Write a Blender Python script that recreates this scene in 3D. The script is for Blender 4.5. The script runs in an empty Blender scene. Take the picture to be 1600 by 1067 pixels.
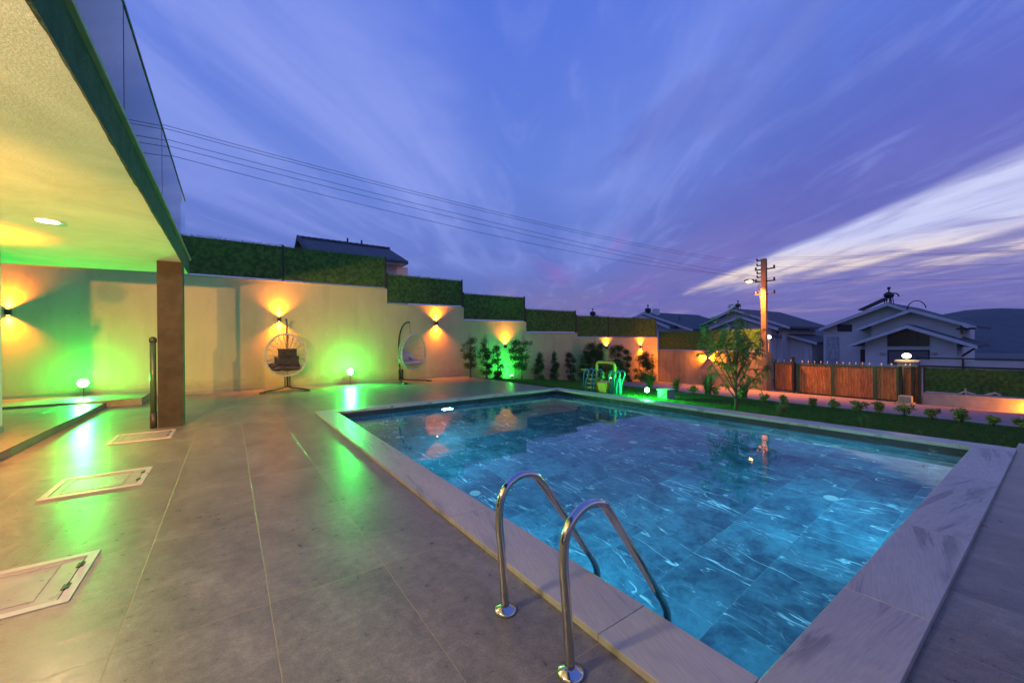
import bpy, math, random
import numpy as np
from mathutils import Vector, Matrix
random.seed(7); np.random.seed(7)
R = math.radians
sc = bpy.context.scene
col = sc.collection

# ------------------------------------------------------------------ camera
YAW, ROLL, EYE, FPX = 0.6172, -0.0089, 1.5, 622.2
cam_d = bpy.data.cameras.new('camera'); cam = bpy.data.objects.new('camera', cam_d); col.objects.link(cam)
cam_d.lens = FPX/1600*36; cam_d.sensor_width = 36; cam_d.clip_start = 0.02; cam_d.clip_end = 6000
cam.matrix_world = Matrix.Translation((0, 0, EYE)) @ Matrix.Rotation(-YAW, 4, 'Z') @ Matrix.Rotation(R(90), 4, 'X') @ Matrix.Rotation(ROLL, 4, 'Z')
sc.camera = cam
sc.view_settings.view_transform = 'Standard'; sc.view_settings.look = 'None'
sc.view_settings.exposure = 0.0; sc.view_settings.gamma = 1.0
sc.cycles.max_bounces = 9; sc.cycles.transparent_max_bounces = 10
sc.cycles.sample_clamp_indirect = 4.0
sc.cycles.use_denoising = True
sc.cycles.caustics_reflective = False; sc.cycles.caustics_refractive = True

# ------------------------------------------------------------------ node helper
class NT:
    def __init__(s, tree): s.t = tree; s.n = tree.nodes; s.l = tree.links
    def _in(s, sock, v):
        if isinstance(v, bpy.types.NodeSocket): s.l.new(v, sock)
        elif v is not None:
            if isinstance(v, tuple) and sock.type == 'RGBA' and len(v) == 3: v = (*v, 1)
            sock.default_value = v
    def m(s, op, a, b=None, c=None, clamp=False):
        n = s.n.new('ShaderNodeMath'); n.operation = op; n.use_clamp = clamp
        for i, v in enumerate((a, b, c)):
            if v is not None: s._in(n.inputs[i], v)
        return n.outputs[0]
    def add(s, a, b): return s.m('ADD', a, b)
    def mul(s, a, b): return s.m('MULTIPLY', a, b)
    def sub(s, a, b): return s.m('SUBTRACT', a, b)
    def dot(s, a, b):
        n = s.n.new('ShaderNodeVectorMath'); n.operation = 'DOT_PRODUCT'; s._in(n.inputs[0], a); s._in(n.inputs[1], b); return n.outputs['Value']
    def ss(s, v, lo, hi, a=0.0, b=1.0):
        n = s.n.new('ShaderNodeMapRange'); n.interpolation_type = 'SMOOTHSTEP'
        for i, x in enumerate((v, lo, hi, a, b)): s._in(n.inputs[i], x)
        return n.outputs[0]
    def comb(s, x, y, z):
        n = s.n.new('ShaderNodeCombineXYZ')
        for i, v in enumerate((x, y, z)): s._in(n.inputs[i], v)
        return n.outputs[0]
    def sep(s, v):
        n = s.n.new('ShaderNodeSeparateXYZ'); s._in(n.inputs[0], v); return n.outputs
    def mix(s, f, a, b, mode='MIX'):
        n = s.n.new('ShaderNodeMix'); n.data_type = 'RGBA'; n.blend_type = mode
        s._in(n.inputs[0], f); s._in(n.inputs[6], a); s._in(n.inputs[7], b); return n.outputs[2]
    def noise(s, vec, scale, detail=4, rough=.5, dist=0.0, col=False):
        n = s.n.new('ShaderNodeTexNoise'); s._in(n.inputs['Vector'], vec)
        n.inputs['Scale'].default_value = scale; n.inputs['Detail'].default_value = detail
        n.inputs['Roughness'].default_value = rough; n.inputs['Distortion'].default_value = dist
        return n.outputs[1 if col else 0]
    def ramp(s, v, stops, interp='LINEAR'):
        n = s.n.new('ShaderNodeValToRGB'); cr = n.color_ramp; cr.interpolation = interp
        while len(cr.elements) < len(stops): cr.elements.new(.5)
        for e, (p, c) in zip(cr.elements, stops):
            e.position = p; e.color = (*c, 1) if isinstance(c, tuple) else (c, c, c, 1)
        s._in(n.inputs[0], v); return n.outputs[0]
    def mapping(s, vec, scale=(1, 1, 1), rot=(0, 0, 0), loc=(0, 0, 0)):
        n = s.n.new('ShaderNodeMapping'); s._in(n.inputs[0], vec)
        n.inputs['Scale'].default_value = scale; n.inputs['Rotation'].default_value = rot; n.inputs['Location'].default_value = loc
        return n.outputs[0]
    def bump(s, h, strength=.3, dist=.01):
        n = s.n.new('ShaderNodeBump'); s._in(n.inputs['Height'], h)
        n.inputs['Strength'].default_value = strength; n.inputs['Distance'].default_value = dist; return n.outputs[0]

# ------------------------------------------------------------------ dusk sky
world = bpy.data.worlds.new('World'); sc.world = world; world.use_nodes = True
w = NT(world.node_tree); w.n.clear()
tc = w.n.new('ShaderNodeTexCoord'); D = tc.outputs['Generated']
el = w.sep(D)[2]
U = w.add(w.m('MAXIMUM', el, 0.0), 0.012)
ta = R(41.6)
a = w.m('DIVIDE', w.dot(D, (math.sin(ta), math.cos(ta), 0)), U)
b = w.m('DIVIDE', w.dot(D, (math.cos(ta), -math.sin(ta), 0)), U)
pv = w.comb(w.mul(a, .22), w.mul(b, .9), 0.0)
pw = w.comb(w.mul(a, .55), w.mul(b, .8), 3.0)
n1 = w.noise(pv, 1.3, 6, .55, .6); n2 = w.noise(pw, .9, 5, .6, .8); n3 = w.noise(pv, 4.2, 5, .6, .4)
base = w.ramp(el, [(0, (.22, .19, .36)), (.09, (.19, .17, .41)), (.18, (.115, .17, .52)), (.38, (.12, .205, .64)), (.65, (.085, .165, .66)), (1, (.07, .14, .62))])
# left side of the deck of cloud is bluer and paler, right side more violet
bj = w.add(b, w.mul(w.sub(n2, .5), 1.1))
pale = w.mul(w.ss(bj, -4.5, -.7), w.ss(bj, -.1, -.75, 0, 1))
pale2 = w.mul(w.ss(bj, .05, .35), w.ss(bj, .95, .4))
wisp = w.m('MULTIPLY', w.add(w.mul(pale, .75), w.mul(pale2, .75)), w.ss(n1, .36, .62, .12, 1.15))
wisp = w.mul(w.mul(wisp, w.ss(el, .95, .45)), w.ss(el, .12, .24))
c1 = w.mix(wisp, base, (.26, .33, .79))
vio = w.mul(w.ss(bj, .3, 1.6), w.ss(el, .75, .3))
c2 = w.mix(w.mul(vio, .85), c1, w.mix(w.ss(el, .12, .5), (.175, .155, .45), (.09, .118, .51)))
pink = w.mul(w.mul(w.ss(n1, .5, .72), w.ss(el, .42, .2)), w.mul(w.ss(bj, -.6, .5), w.ss(bj, 2.4, 1.4)))
fine_ = w.noise(w.comb(w.mul(a, .38), w.mul(b, 1.7), 2.0), 1.9, 8, .64, 1.1)
c2 = w.mix(w.mul(w.mul(w.ss(fine_, .48, .70), w.ss(el, .85, .45)), .30), c2, (.27, .34, .78))
c2 = w.mix(w.mul(w.mul(w.ss(n2, .52, .34), w.ss(bj, -1.2, .2)), .35), c2, (.075, .10, .42))
c2 = w.mix(w.mul(w.mul(w.ss(b, -.1, -1.6), w.ss(el, .24, .10)), .8), c2, (.10, .16, .49))
c3 = w.mix(w.mul(pink, .6), c2, (.30, .14, .50))
# bright gap under the cloud deck, low in the right
wv_ = w.noise(w.comb(w.mul(a, .5), w.mul(b, .55), 5.0), 1.1, 6, .62, 1.6)
bg = w.add(b, w.add(w.mul(w.sub(n1, .5), .18), w.mul(w.sub(n3, .5), .12)))
gap = w.mul(w.ss(bg, 2.30, 2.56), w.ss(w.add(b, w.mul(w.sub(n2, .5), 4.5)), 7.0, 4.3))
gap = w.mul(gap, w.ss(w.add(el, w.mul(w.sub(n3, .5), .06)), .098, .150))
gmod = w.mul(w.ss(wv_, .38, .58, .10, 1), w.ss(n1, .24, .50, .35, 1))
gsel = w.ss(bg, 2.9, 3.7)
gap = w.mul(gap, w.add(w.mul(gmod, gsel), w.mul(w.sub(1., gsel), w.ss(n3, .2, .6, .72, 1.0))))
b4 = w.add(b, w.add(w.mul(w.sub(n2, .5), .9), w.mul(w.sub(n3, .5), .25)))
gap = w.mul(gap, w.sub(1., w.mul(.8, w.mul(w.ss(b4, 3.75, 4.05), w.ss(b4, 4.6, 4.25)))))
gap = w.mul(gap, w.ss(n3, .25, .55, .7, 1))
brt = w.mix(w.ss(el, .13, .20), (.90, .74, .66), (.58, .61, .88))
c4 = w.mix(gap, c3, brt)
streak = w.mul(w.ss(w.noise(w.comb(w.mul(a, .12), w.mul(b, .3), 9.), 2.2, 5, .6, .5), .52, .7), w.mul(w.ss(el, .16, .10), w.ss(el, .02, .07)))
c4 = w.mix(w.mul(streak, .45), c4, (.50, .34, .46))
lowg = w.ss(el, 0.0, -.03)
c5 = w.mix(lowg, c4, (.03, .035, .06))
sky = w.n.new('ShaderNodeTexSky'); sky.sky_type = 'NISHITA'; sky.sun_disc = False
sky.sun_elevation = R(-4); sky.sun_rotation = R(80)
bg1 = w.n.new('ShaderNodeBackground'); w._in(bg1.inputs[0], c5); bg1.inputs[1].default_value = 1.14
bg2 = w.n.new('ShaderNodeBackground'); w._in(bg2.inputs[0], sky.outputs[0]); bg2.inputs[1].default_value = .05
ad = w.n.new('ShaderNodeAddShader'); w.l.new(bg1.outputs[0], ad.inputs[0]); w.l.new(bg2.outputs[0], ad.inputs[1])
wo = w.n.new('ShaderNodeOutputWorld'); w.l.new(ad.outputs[0], wo.inputs[0])

# ------------------------------------------------------------------ materials
def mat(name, color=(.5, .5, .5), rough=.6, metal=0., emit=None, estr=0., trans=0., ior=1.45, spec=.5):
    m = bpy.data.materials.new(name); m.use_nodes = True
    t = NT(m.node_tree); p = m.node_tree.nodes['Principled BSDF']
    p.inputs['Base Color'].default_value = (*color, 1); p.inputs['Roughness'].default_value = rough
    p.inputs['Metallic'].default_value = metal; p.inputs['Specular IOR Level'].default_value = spec
    p.inputs['Transmission Weight'].default_value = trans; p.inputs['IOR'].default_value = ior
    if emit: p.inputs['Emission Color'].default_value = (*emit, 1); p.inputs['Emission Strength'].default_value = estr
    return m, t, p
def obj_co(t):
    g = t.n.new('ShaderNodeNewGeometry'); return g.outputs['Position']
def mottled(name, c1, c2, scale=3., rough=.7, bump=.2, bscale=60., bd=.004, metal=0., stretch=(1, 1, 1), spec=.5):
    m, t, p = mat(name, c1, rough, metal, spec=spec)
    co = t.mapping(obj_co(t), stretch)
    n = t.noise(co, scale, 6, .6, .4); t._in(p.inputs['Base Color'], t.mix(t.ss(n, .3, .7), c1, c2))
    t._in(p.inputs['Roughness'], t.ss(t.noise(co, scale*2.7, 4), .3, .7, rough-.08, min(1, rough+.08)))
    t._in(p.inputs['Normal'], t.bump(t.noise(co, bscale, 4, .6), bump, bd))
    return m

def mat_deck():
    m, t, p = mat('deck_tile', (.2, .19, .18), .32)
    P = obj_co(t); x, y, z = t.sep(P)
    def joint(v, off, step, half):
        q = t.m('DIVIDE', t.sub(v, off), step); d = t.m('ABSOLUTE', t.sub(q, t.m('ROUND', q)))
        return t.mul(d, step), t.m('FLOOR', q)
    wob = t.mul(t.sub(t.noise(P, 9., 3), .5), .004)
    jx, ix = joint(t.add(x, wob), .18, .66, 0); jy, iy = joint(t.add(y, wob), .04, 1.33, 0)
    dmin = t.m('MINIMUM', jx, t.add(jy, .0008))
    g = t.ss(dmin, .0014, .0032, 1, 0)
    g = t.mul(g, t.ss(t.noise(P, 3.1, 3), .3, .45, .45, 1))
    wn = t.n.new('ShaderNodeTexWhiteNoise'); t._in(wn.inputs['Vector'], t.comb(ix, iy, 1.)); rnd = wn.outputs['Value']
    off = t.comb(t.mul(rnd, 40.), t.mul(ix, 3.7), 0.)
    va = t.n.new('ShaderNodeVectorMath'); t._in(va.inputs[0], P); t._in(va.inputs[1], off); Q = va.outputs[0]
    n1 = t.noise(t.mapping(Q, (1, .55, 1)), 2.2, 8, .62, .7); n2 = t.noise(Q, 14., 6, .7, .3); n3 = t.noise(Q, 90., 3, .7)
    v = t.add(t.mul(n1, .38), t.add(t.mul(n2, .34), t.mul(n3, .28)))
    c = t.ramp(v, [(.36, (.085, .082, .060)), (.45, (.140, .134, .098)), (.55, (.210, .202, .148)), (.64, (.31, .30, .225))])
    c = t.mix(t.ss(rnd, 0, 1, 0, .16), c, (.11, .105, .10))
    c = t.mix(g, c, (.34, .27, .16))
    t._in(p.inputs['Base Color'], c)
    t._in(p.inputs['Roughness'], t.m('MAXIMUM', t.ss(n2, .3, .7, .27, .40), t.mul(g, .8)))
    wave = t.noise(t.mapping(Q, (1., 3.2, 1), (0, 0, R(-8))), 2.6, 4, .55, .3)
    hgt = t.sub(t.add(t.mul(wave, .0022), t.add(t.mul(n2, .0006), t.mul(n3, .00035))), t.mul(g, .0012))
    t._in(p.inputs['Normal'], t.bump(hgt, 1.0, 1.0))
    p.inputs['Specular IOR Level'].default_value = .42
    return m
def mat_marble():
    m, t, p = mat('coping_marble', (.55, .52, .5), .34)
    P = obj_co(t); at = t.n.new('ShaderNodeAttribute'); at.attribute_name = 'along'; A = at.outputs['Vector']
    n = t.noise(t.mapping(A, (.42, 5.0, 1)), 2.4, 8, .62, .8); k = t.noise(t.mapping(A, (.35, 1.6, 1)), 1.7, 4, .5, .3)
    f = t.noise(t.mapping(A, (2.5, 26, 1)), 3.0, 4, .6, .4)
    v = t.mul(t.ss(n, .50, .60), t.ss(k, .47, .60))
    c = t.mix(t.ss(f, .3, .7, 0, .5), (.46, .43, .36), (.32, .30, .26))
    c = t.mix(t.ss(k, .3, .6, 0, .35), c, (.27, .25, .235))
    c = t.mix(t.mul(v, .62), c, (.11, .105, .105))
    t._in(p.inputs['Base Color'], c); t._in(p.inputs['Normal'], t.bump(t.noise(P, 45., 4), .25, .003)); 
    t._in(p.inputs['Roughness'], t.ss(f, .3, .7, .3, .46)); return m
def mat_pool():
    m, t, p = mat('pool_tile', (.04, .1, .14), .35)
    P = obj_co(t); x, y, z = t.sep(P)
    g = t.n.new('ShaderNodeNewGeometry'); nz = t.m('ABSOLUTE', t.sep(g.outputs['Normal'])[2]); fl = t.ss(nz, .4, .6)
    nx = t.ss(t.m('ABSOLUTE', t.sep(g.outputs['Normal'])[0]), .4, .6)
    hx = t.add(t.mul(nx, y), t.mul(t.sub(1., nx), x))           # along the wall
    u = t.add(t.mul(fl, x), t.mul(t.sub(1., fl), hx)); v = t.add(t.mul(fl, y), t.mul(t.sub(1., fl), t.add(z, .28)))
    qv = t.m('DIVIDE', v, .62); row = t.m('FLOOR', qv)
    qu = t.m('DIVIDE', t.add(u, t.mul(t.m('MODULO', t.m('ABSOLUTE', row), 2.), .6)), 1.2)
    du = t.mul(t.m('ABSOLUTE', t.sub(qu, t.m('ROUND', qu))), 1.2); dv = t.mul(t.m('ABSOLUTE', t.sub(qv, t.m('ROUND', qv))), .62)
    gr = t.ss(t.m('MINIMUM', du, dv), .003, .008, 1, 0)
    ci = t.m('FLOOR', qu); wn = t.n.new('ShaderNodeTexWhiteNoise'); t._in(wn.inputs['Vector'], t.comb(ci, row, fl)); rnd = wn.outputs['Value']
    va = t.n.new('ShaderNodeVectorMath'); t._in(va.inputs[0], P); t._in(va.inputs[1], t.comb(t.mul(rnd, 37.), t.mul(rnd, 91.), 0.)); Q = va.outputs[0]
    cl = t.noise(Q, 1.3, 8, .65, .8); fine = t.noise(Q, 7., 7, .7, 1.0)
    def vein(rot, sc_, wd, msk):
        nn = t.noise(t.mapping(Q, (1., .22, .6), (0, 0, rot)), sc_*.85, 4, .5, .25)
        e = t.ss(t.m('ABSOLUTE', t.sub(nn, .5)), 0., wd, 1, 0)
        return t.mul(e, t.ss(t.noise(t.mapping(Q, (1, 1, 1), (0, 0, 0), (msk, 0, 0)), 1.9, 3), .47, .62))
    ve = t.m('MAXIMUM', t.m('MAXIMUM', vein(R(35), 1.9, .007, 3.), t.mul(vein(R(12), 5.0, .006, 23.), .5)), t.m('MAXIMUM', vein(R(-50), 2.3, .006, 9.), t.mul(vein(R(80), 3.4, .006, 17.), .7)))
    c = t.mix(t.ss(t.add(t.mul(cl, .6), t.mul(fine, .4)), .36, .66), (.010, .050, .078), (.105, .24, .29))
    c = t.mix(t.ss(rnd, 0, 1, 0, .4), c, (.012, .045, .07))
    c = t.mix(t.mul(ve, .85), c, (.70, .80, .80)); c = t.mix(t.mul(gr, .16), c, (.30, .42, .42))
    shade_band = t.mul(t.sub(1., fl), t.ss(z, -.150, -.146))  # tile above the waterline darkened in its colour, standing in for weaker light
    c = t.mix(t.mul(shade_band, .88), c, (.012, .016, .018))
    t._in(p.inputs['Base Color'], c); return m
def mat_water():
    m = bpy.data.materials.new('pool_water'); m.use_nodes = True; t = NT(m.node_tree); t.n.clear()
    gl = t.n.new('ShaderNodeBsdfGlass'); gl.inputs['IOR'].default_value = 1.333; gl.inputs['Roughness'].default_value = 0.0
    gl.inputs['Color'].default_value = (.94, .985, 1., 1)
    P = obj_co(t); n1 = t.noise(t.mapping(P, (1, 1.7, 1), (0, 0, .5)), 1.6, 2, .5, .3)
    t._in(gl.inputs['Normal'], t.bump(n1, 1.0, .0022))
    o = t.n.new('ShaderNodeOutputMaterial'); t.l.new(gl.outputs[0], o.inputs[0]); return m
def mat_wall():
    m, t, p = mat('render_wall', (.5, .47, .42), .85)
    P = obj_co(t); n = t.noise(t.mapping(P, (1, 1, .5)), .8, 6, .6, .5)
    c = t.mix(t.ss(n, .3, .7), (.43, .355, .20), (.51, .43, .25))
    st = t.noise(t.mapping(P, (3.5, 3.5, .35)), 1.2, 4, .6); c = t.mix(t.mul(t.ss(st, .5, .72), .25), c, (.32, .27, .19))
    c = t.mix(t.mul(t.ss(t.noise(P, 70., 3), .45, .65), .12), c, (.3, .29, .27))
    zz = t.sep(P)[2]; c = t.mix(t.mul(t.ss(t.add(zz, t.mul(t.noise(P, 2.6, 6, .65), -.9)), .05, -.35), .45), c, (.20, .165, .12))
    crk = t.noise(t.mapping(P, (1, 1, .6)), 1.1, 3, .5, 1.5); c = t.mix(t.mul(t.mul(t.ss(t.m('ABSOLUTE', t.sub(crk, .5)), .0025, .0), t.ss(t.noise(P, .7, 2), .5, .6)), .5), c, (.15, .12, .09))
    t._in(p.inputs['Base Color'], c); t._in(p.inputs['Normal'], t.bump(t.noise(P, 85., 5, .7), .55, .006)); return m
def mat_rawwall():
    m, t, p = mat('raw_block_wall', (.35, .3, .25), .9)
    P = obj_co(t); n = t.noise(t.mapping(P, (1, 1, .5)), .9, 7, .65, .6)
    c = t.mix(t.ss(n, .3, .7), (.20, .165, .11), (.34, .29, .20))
    st = t.noise(t.mapping(P, (5, 5, .25)), 1.2, 4, .6); c = t.mix(t.mul(t.ss(st, .48, .7), .6), c, (.12, .11, .10))
    t._in(p.inputs['Base Color'], c); t._in(p.inputs['Normal'], t.bump(t.noise(P, 40., 5, .7), .6, .01)); return m
def mat_ceiling():
    m, t, p = mat('ceiling_paint', (.62, .6, .55), .8)
    P = obj_co(t); n = t.noise(t.mapping(P, (1, 1, 1)), 1.1, 7, .65, .8)
    c = t.mix(t.ss(n, .3, .7), (.56, .54, .50), (.70, .68, .63))
    t._in(p.inputs['Base Color'], c)
    hh = t.add(t.mul(t.noise(t.mapping(P, (1, 3, 1), (0, 0, .5)), 7., 6, .7, .6), .5), t.mul(t.noise(P, 60., 4, .7), .35))
    t._in(p.inputs['Normal'], t.bump(hh, .9, .012)); return m
def mat_leaf(name, c1, c2, rough=.5, tl=.35):
    m = bpy.data.materials.new(name); m.use_nodes = True; t = NT(m.node_tree); t.n.clear()
    P = obj_co(t); c = t.mix(t.ss(t.noise(P, 9., 3), .35, .65), c1, c2)
    d = t.n.new('ShaderNodeBsdfPrincipled'); t._in(d.inputs['Base Color'], c); d.inputs['Roughness'].default_value = rough
    d.inputs['Specular IOR Level'].default_value = .35
    tr = t.n.new('ShaderNodeBsdfTranslucent'); t._in(tr.inputs[0], c)
    mx = t.n.new('ShaderNodeMixShader'); mx.inputs[0].default_value = tl; t.l.new(d.outputs[0], mx.inputs[1]); t.l.new(tr.outputs[0], mx.inputs[2])
    o = t.n.new('ShaderNodeOutputMaterial'); t.l.new(mx.outputs[0], o.inputs[0]); return m
def mat_wood():
    m, t, p = mat('gate_planks', (.3, .14, .06), .5)
    P = obj_co(t); x, y, z = t.sep(P)
    q = t.m('DIVIDE', y, .105); fr = t.m('FRACT', q); idx = t.m('FLOOR', q)
    wn = t.n.new('ShaderNodeTexWhiteNoise'); wn.noise_dimensions = '1D'; t._in(wn.inputs['W'], idx); rnd = wn.outputs['Value']
    n = t.noise(t.comb(t.mul(rnd, 20.), t.mul(y, 14.), t.mul(z, 1.4)), 1.6, 6, .65, 1.2)
    c = t.mix(t.ss(n, .32, .68), (.16, .060, .020), (.52, .24, .085)); c = t.mix(t.mul(rnd, .45), c, (.09, .035, .015))
    gap = t.ss(t.m('ABSOLUTE', t.sub(fr, .5)), .44, .49); c = t.mix(gap, c, (.012, .008, .005))
    t._in(p.inputs['Base Color'], c); t._in(p.inputs['Normal'], t.bump(t.sub(t.mul(n, .3), gap), .6, .008)); return m
def mat_paving():
    m, t, p = mat('block_paving', (.3, .25, .25), .8)
    P = obj_co(t); br = t.n.new('ShaderNodeTexBrick'); t._in(br.inputs['Vector'], P); br.inputs['Scale'].default_value = 5.
    br.inputs['Color1'].default_value = (.21, .165, .165, 1); br.inputs['Color2'].default_value = (.27, .22, .21, 1); br.inputs['Mortar'].default_value = (.13, .11, .11, 1)
    br.inputs['Mortar Size'].default_value = .02
    c = t.mix(t.mul(t.ss(t.noise(P, .7, 5), .35, .65), .4), br.outputs[0], (.2, .17, .17))
    t._in(p.inputs['Base Color'], c); t._in(p.inputs['Normal'], t.bump(t.add(t.mul(br.outputs[1], -.5), t.noise(P, 50., 3)), .5, .01)); return m
def mat_hill():
    m, t, p = mat('hill_forest', (.03, .04, .03), .95, spec=.1)
    P = obj_co(t); n = t.noise(P, .012, 8, .65, .3); n2 = t.noise(P, .09, 6, .7)
    t._in(p.inputs['Base Color'], t.mix(t.ss(t.add(t.mul(n, .6), t.mul(n2, .4)), .4, .6), (.040, .062, .050), (.085, .10, .085))); 
    t._in(p.inputs['Normal'], t.bump(n2, 1., 6.)); return m
def mat_glass(name, tint, refl_rough=0.0):
    m = bpy.data.materials.new(name); m.use_nodes = True; t = NT(m.node_tree); t.n.clear()
    gl = t.n.new('ShaderNodeBsdfGlossy'); gl.inputs['Roughness'].default_value = refl_rough; gl.inputs['Color'].default_value = (.9, .95, .95, 1)
    tr = t.n.new('ShaderNodeBsdfTransparent'); tr.inputs[0].default_value = (*tint, 1)
    fr = t.n.new('ShaderNodeFresnel'); fr.inputs[0].default_value = 1.45
    mx = t.n.new('ShaderNodeMixShader'); t.l.new(fr.outputs[0], mx.inputs[0]); t.l.new(tr.outputs[0], mx.inputs[1]); t.l.new(gl.outputs[0], mx.inputs[2])
    o = t.n.new('ShaderNodeOutputMaterial'); t.l.new(mx.outputs[0], o.inputs[0]); return m
def mat_stone():
    m, t, p = mat('cladding_stone', (.5, .5, .5), .8)
    P = obj_co(t); v = t.n.new('ShaderNodeTexVoronoi'); v.feature = 'DISTANCE_TO_EDGE'; t._in(v.inputs['Vector'], P); v.inputs['Scale'].default_value = 3.2
    v2 = t.n.new('ShaderNodeTexVoronoi'); t._in(v2.inputs['Vector'], P); v2.inputs['Scale'].default_value = 3.2
    e = t.ss(v.outputs[0], .0, .06); c = t.mix(t.mul(t.sep(v2.outputs['Color'])[0], .5), (.50, .50, .50), (.34, .35, .36))
    t._in(p.inputs['Base Color'], t.mix(e, (.22, .22, .23), c)); t._in(p.inputs['Normal'], t.bump(e, .6, .05)); return m
def mat_rooftile():
    m, t, p = mat('roof_tile', (.05, .07, .08), .75)
    P = obj_co(t); x, y, z = t.sep(P)
    wv = t.m('SINE', t.mul(t.add(x, 0.), 22.)); wy = t.m('SINE', t.mul(y, 18.))
    n = t.noise(P, 2., 5)
    t._in(p.inputs['Base Color'], t.mix(t.ss(n, .3, .7), (.045, .065, .075), (.075, .095, .105)))
    t._in(p.inputs['Normal'], t.bump(t.mul(t.add(wv, wy), .5), .7, .03)); return m

M = dict(deck=mat_deck(), marble=mat_marble(), pool=mat_pool(), water=mat_water(), wall=mat_wall(), raw=mat_rawwall(), ceil=mat_ceiling(),
    wood=mat_wood(), paving=mat_paving(), hill=mat_hill(), stone=mat_stone(), rooftile=mat_rooftile())
M['skirt'] = mottled('skirting_tile', (.20, .185, .17), (.27, .25, .23), 3., .45)
M['column'] = mottled('column_render', (.017, .015, .014), (.025, .022, .020), 3., .85, .5, 90.)
M['fascia'] = mottled('fascia_render', (.022, .034, .031), (.04, .054, .05), 4., .9, .8, 45., .02)
M['white'] = mottled('white_render', (.62, .62, .60), (.70, .70, .68), 2., .8, .3, 90.)
M['house'] = mottled('house_render', (.62, .60, .57), (.70, .68, .65), .6, .85, .2, 20.)
M['trimw'] = mottled('eave_board', (.55, .54, .54), (.66, .65, .65), 2., .7, .1)
M['dark'] = mottled('dark_metal', (.020, .021, .022), (.035, .036, .037), 6., .45, .1, 90., .001, .6)
M['black'] = mottled('black_plastic', (.015, .015, .016), (.025, .025, .026), 6., .5, .1)
M['pipe'] = mottled('green_pipe', (.02, .05, .035), (.035, .07, .05), 6., .35, .1)
M['steel'] = mottled('polished_steel', (.56, .54, .50), (.66, .64, .60), 4., .14, .04, 140., .0006, 1.)
M['cover'] = mottled('access_cover', (.25, .22, .20), (.31, .275, .25), 5., .35, .1, 40., .002)
M['trim'] = mottled('cover_trim', (.40, .36, .34), (.47, .43, .40), 5., .35, .05)
M['rattan'] = mottled('white_rattan', (.40, .385, .34), (.50, .48, .43), 20., .5, .3, 200.)
M['cushion'] = mottled('grey_cushion', (.030, .028, .026), (.05, .046, .043), 12., .9, .5, 160.)
M['cushion2'] = mottled('pale_cushion', (.30, .27, .30), (.38, .34, .38), 12., .9, .5, 160.)
M['bluep'] = mottled('blue_plastic', (.03, .20, .34), (.05, .27, .42), 8., .3, .05)
M['yellowp'] = mottled('yellow_plastic', (.60, .32, .03), (.68, .40, .06), 8., .35, .05)
M['orangep'] = mottled('orange_plastic', (.62, .18, .03), (.68, .24, .05), 8., .35, .05)
M['rope'] = mottled('red_rope', (.35, .04, .03), (.45, .07, .04), 30., .8)
M['boxp'] = mottled('storage_box', (.20, .24, .20), (.28, .32, .28), 5., .5)
M['concrete'] = mottled('concrete', (.30, .28, .25), (.40, .37, .33), 2., .85, .5, 30., .01)
M['soil'] = mottled('garden_soil', (.030, .038, .016), (.055, .060, .026), 3., .95, .8, 20., .03)
M['field'] = mottled('valley_ground', (.05, .055, .045), (.09, .085, .07), .05, .95, .3, 2.)
M['bark'] = mottled('bark', (.10, .075, .05), (.17, .13, .09), 12., .9, .7, 60., .01)
M['window'] = mat('window_glass', (.020, .024, .030), .22, spec=.5)[0]
M['shutter'] = mottled('shutter', (.10, .10, .11), (.13, .13, .14), 3., .5, .3, 30.)
M['leaf'] = mat_leaf('bush_leaf', (.020, .045, .012), (.055, .095, .022))
M['leaf2'] = mat_leaf('bright_leaf', (.20, .27, .05), (.40, .42, .09))
M['palm'] = mat_leaf('palm_leaf', (.06, .13, .03), (.15, .24, .06))
M['grass'] = mat_leaf('lawn_blade', (.034, .110, .014), (.085, .175, .026))
M['straw'] = mat_leaf('dry_grass', (.16, .13, .05), (.28, .22, .10))
M['turf'] = mat_leaf('fence_turf', (.030, .095, .018), (.080, .20, .040), .45, .2)
M['glass'] = mat_glass('balcony_glass', (.80, .90, .90))
M['cable'] = mat('cable_black', (.03, .03, .035), .5)[0]
def emis(name, c, s_): return mat(name, (.8, .8, .8), .5, emit=c, estr=s_)[0]
M['e_green'] = emis('green_lens', (.45, 1., .5), 22.)
M['e_amber'] = emis('amber_lens', (1., .62, .16), 14.)
M['e_white'] = emis('downlight_lens', (1., .95, .85), 9.)
M['e_globe'] = emis('globe_glass', (1., .74, .38), 5.)
M['e_street'] = emis('street_lens', (1., .42, .14), 9.)
M['e_pool'] = emis('pool_lens', (.8, .97, 1.), 4.)

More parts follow.
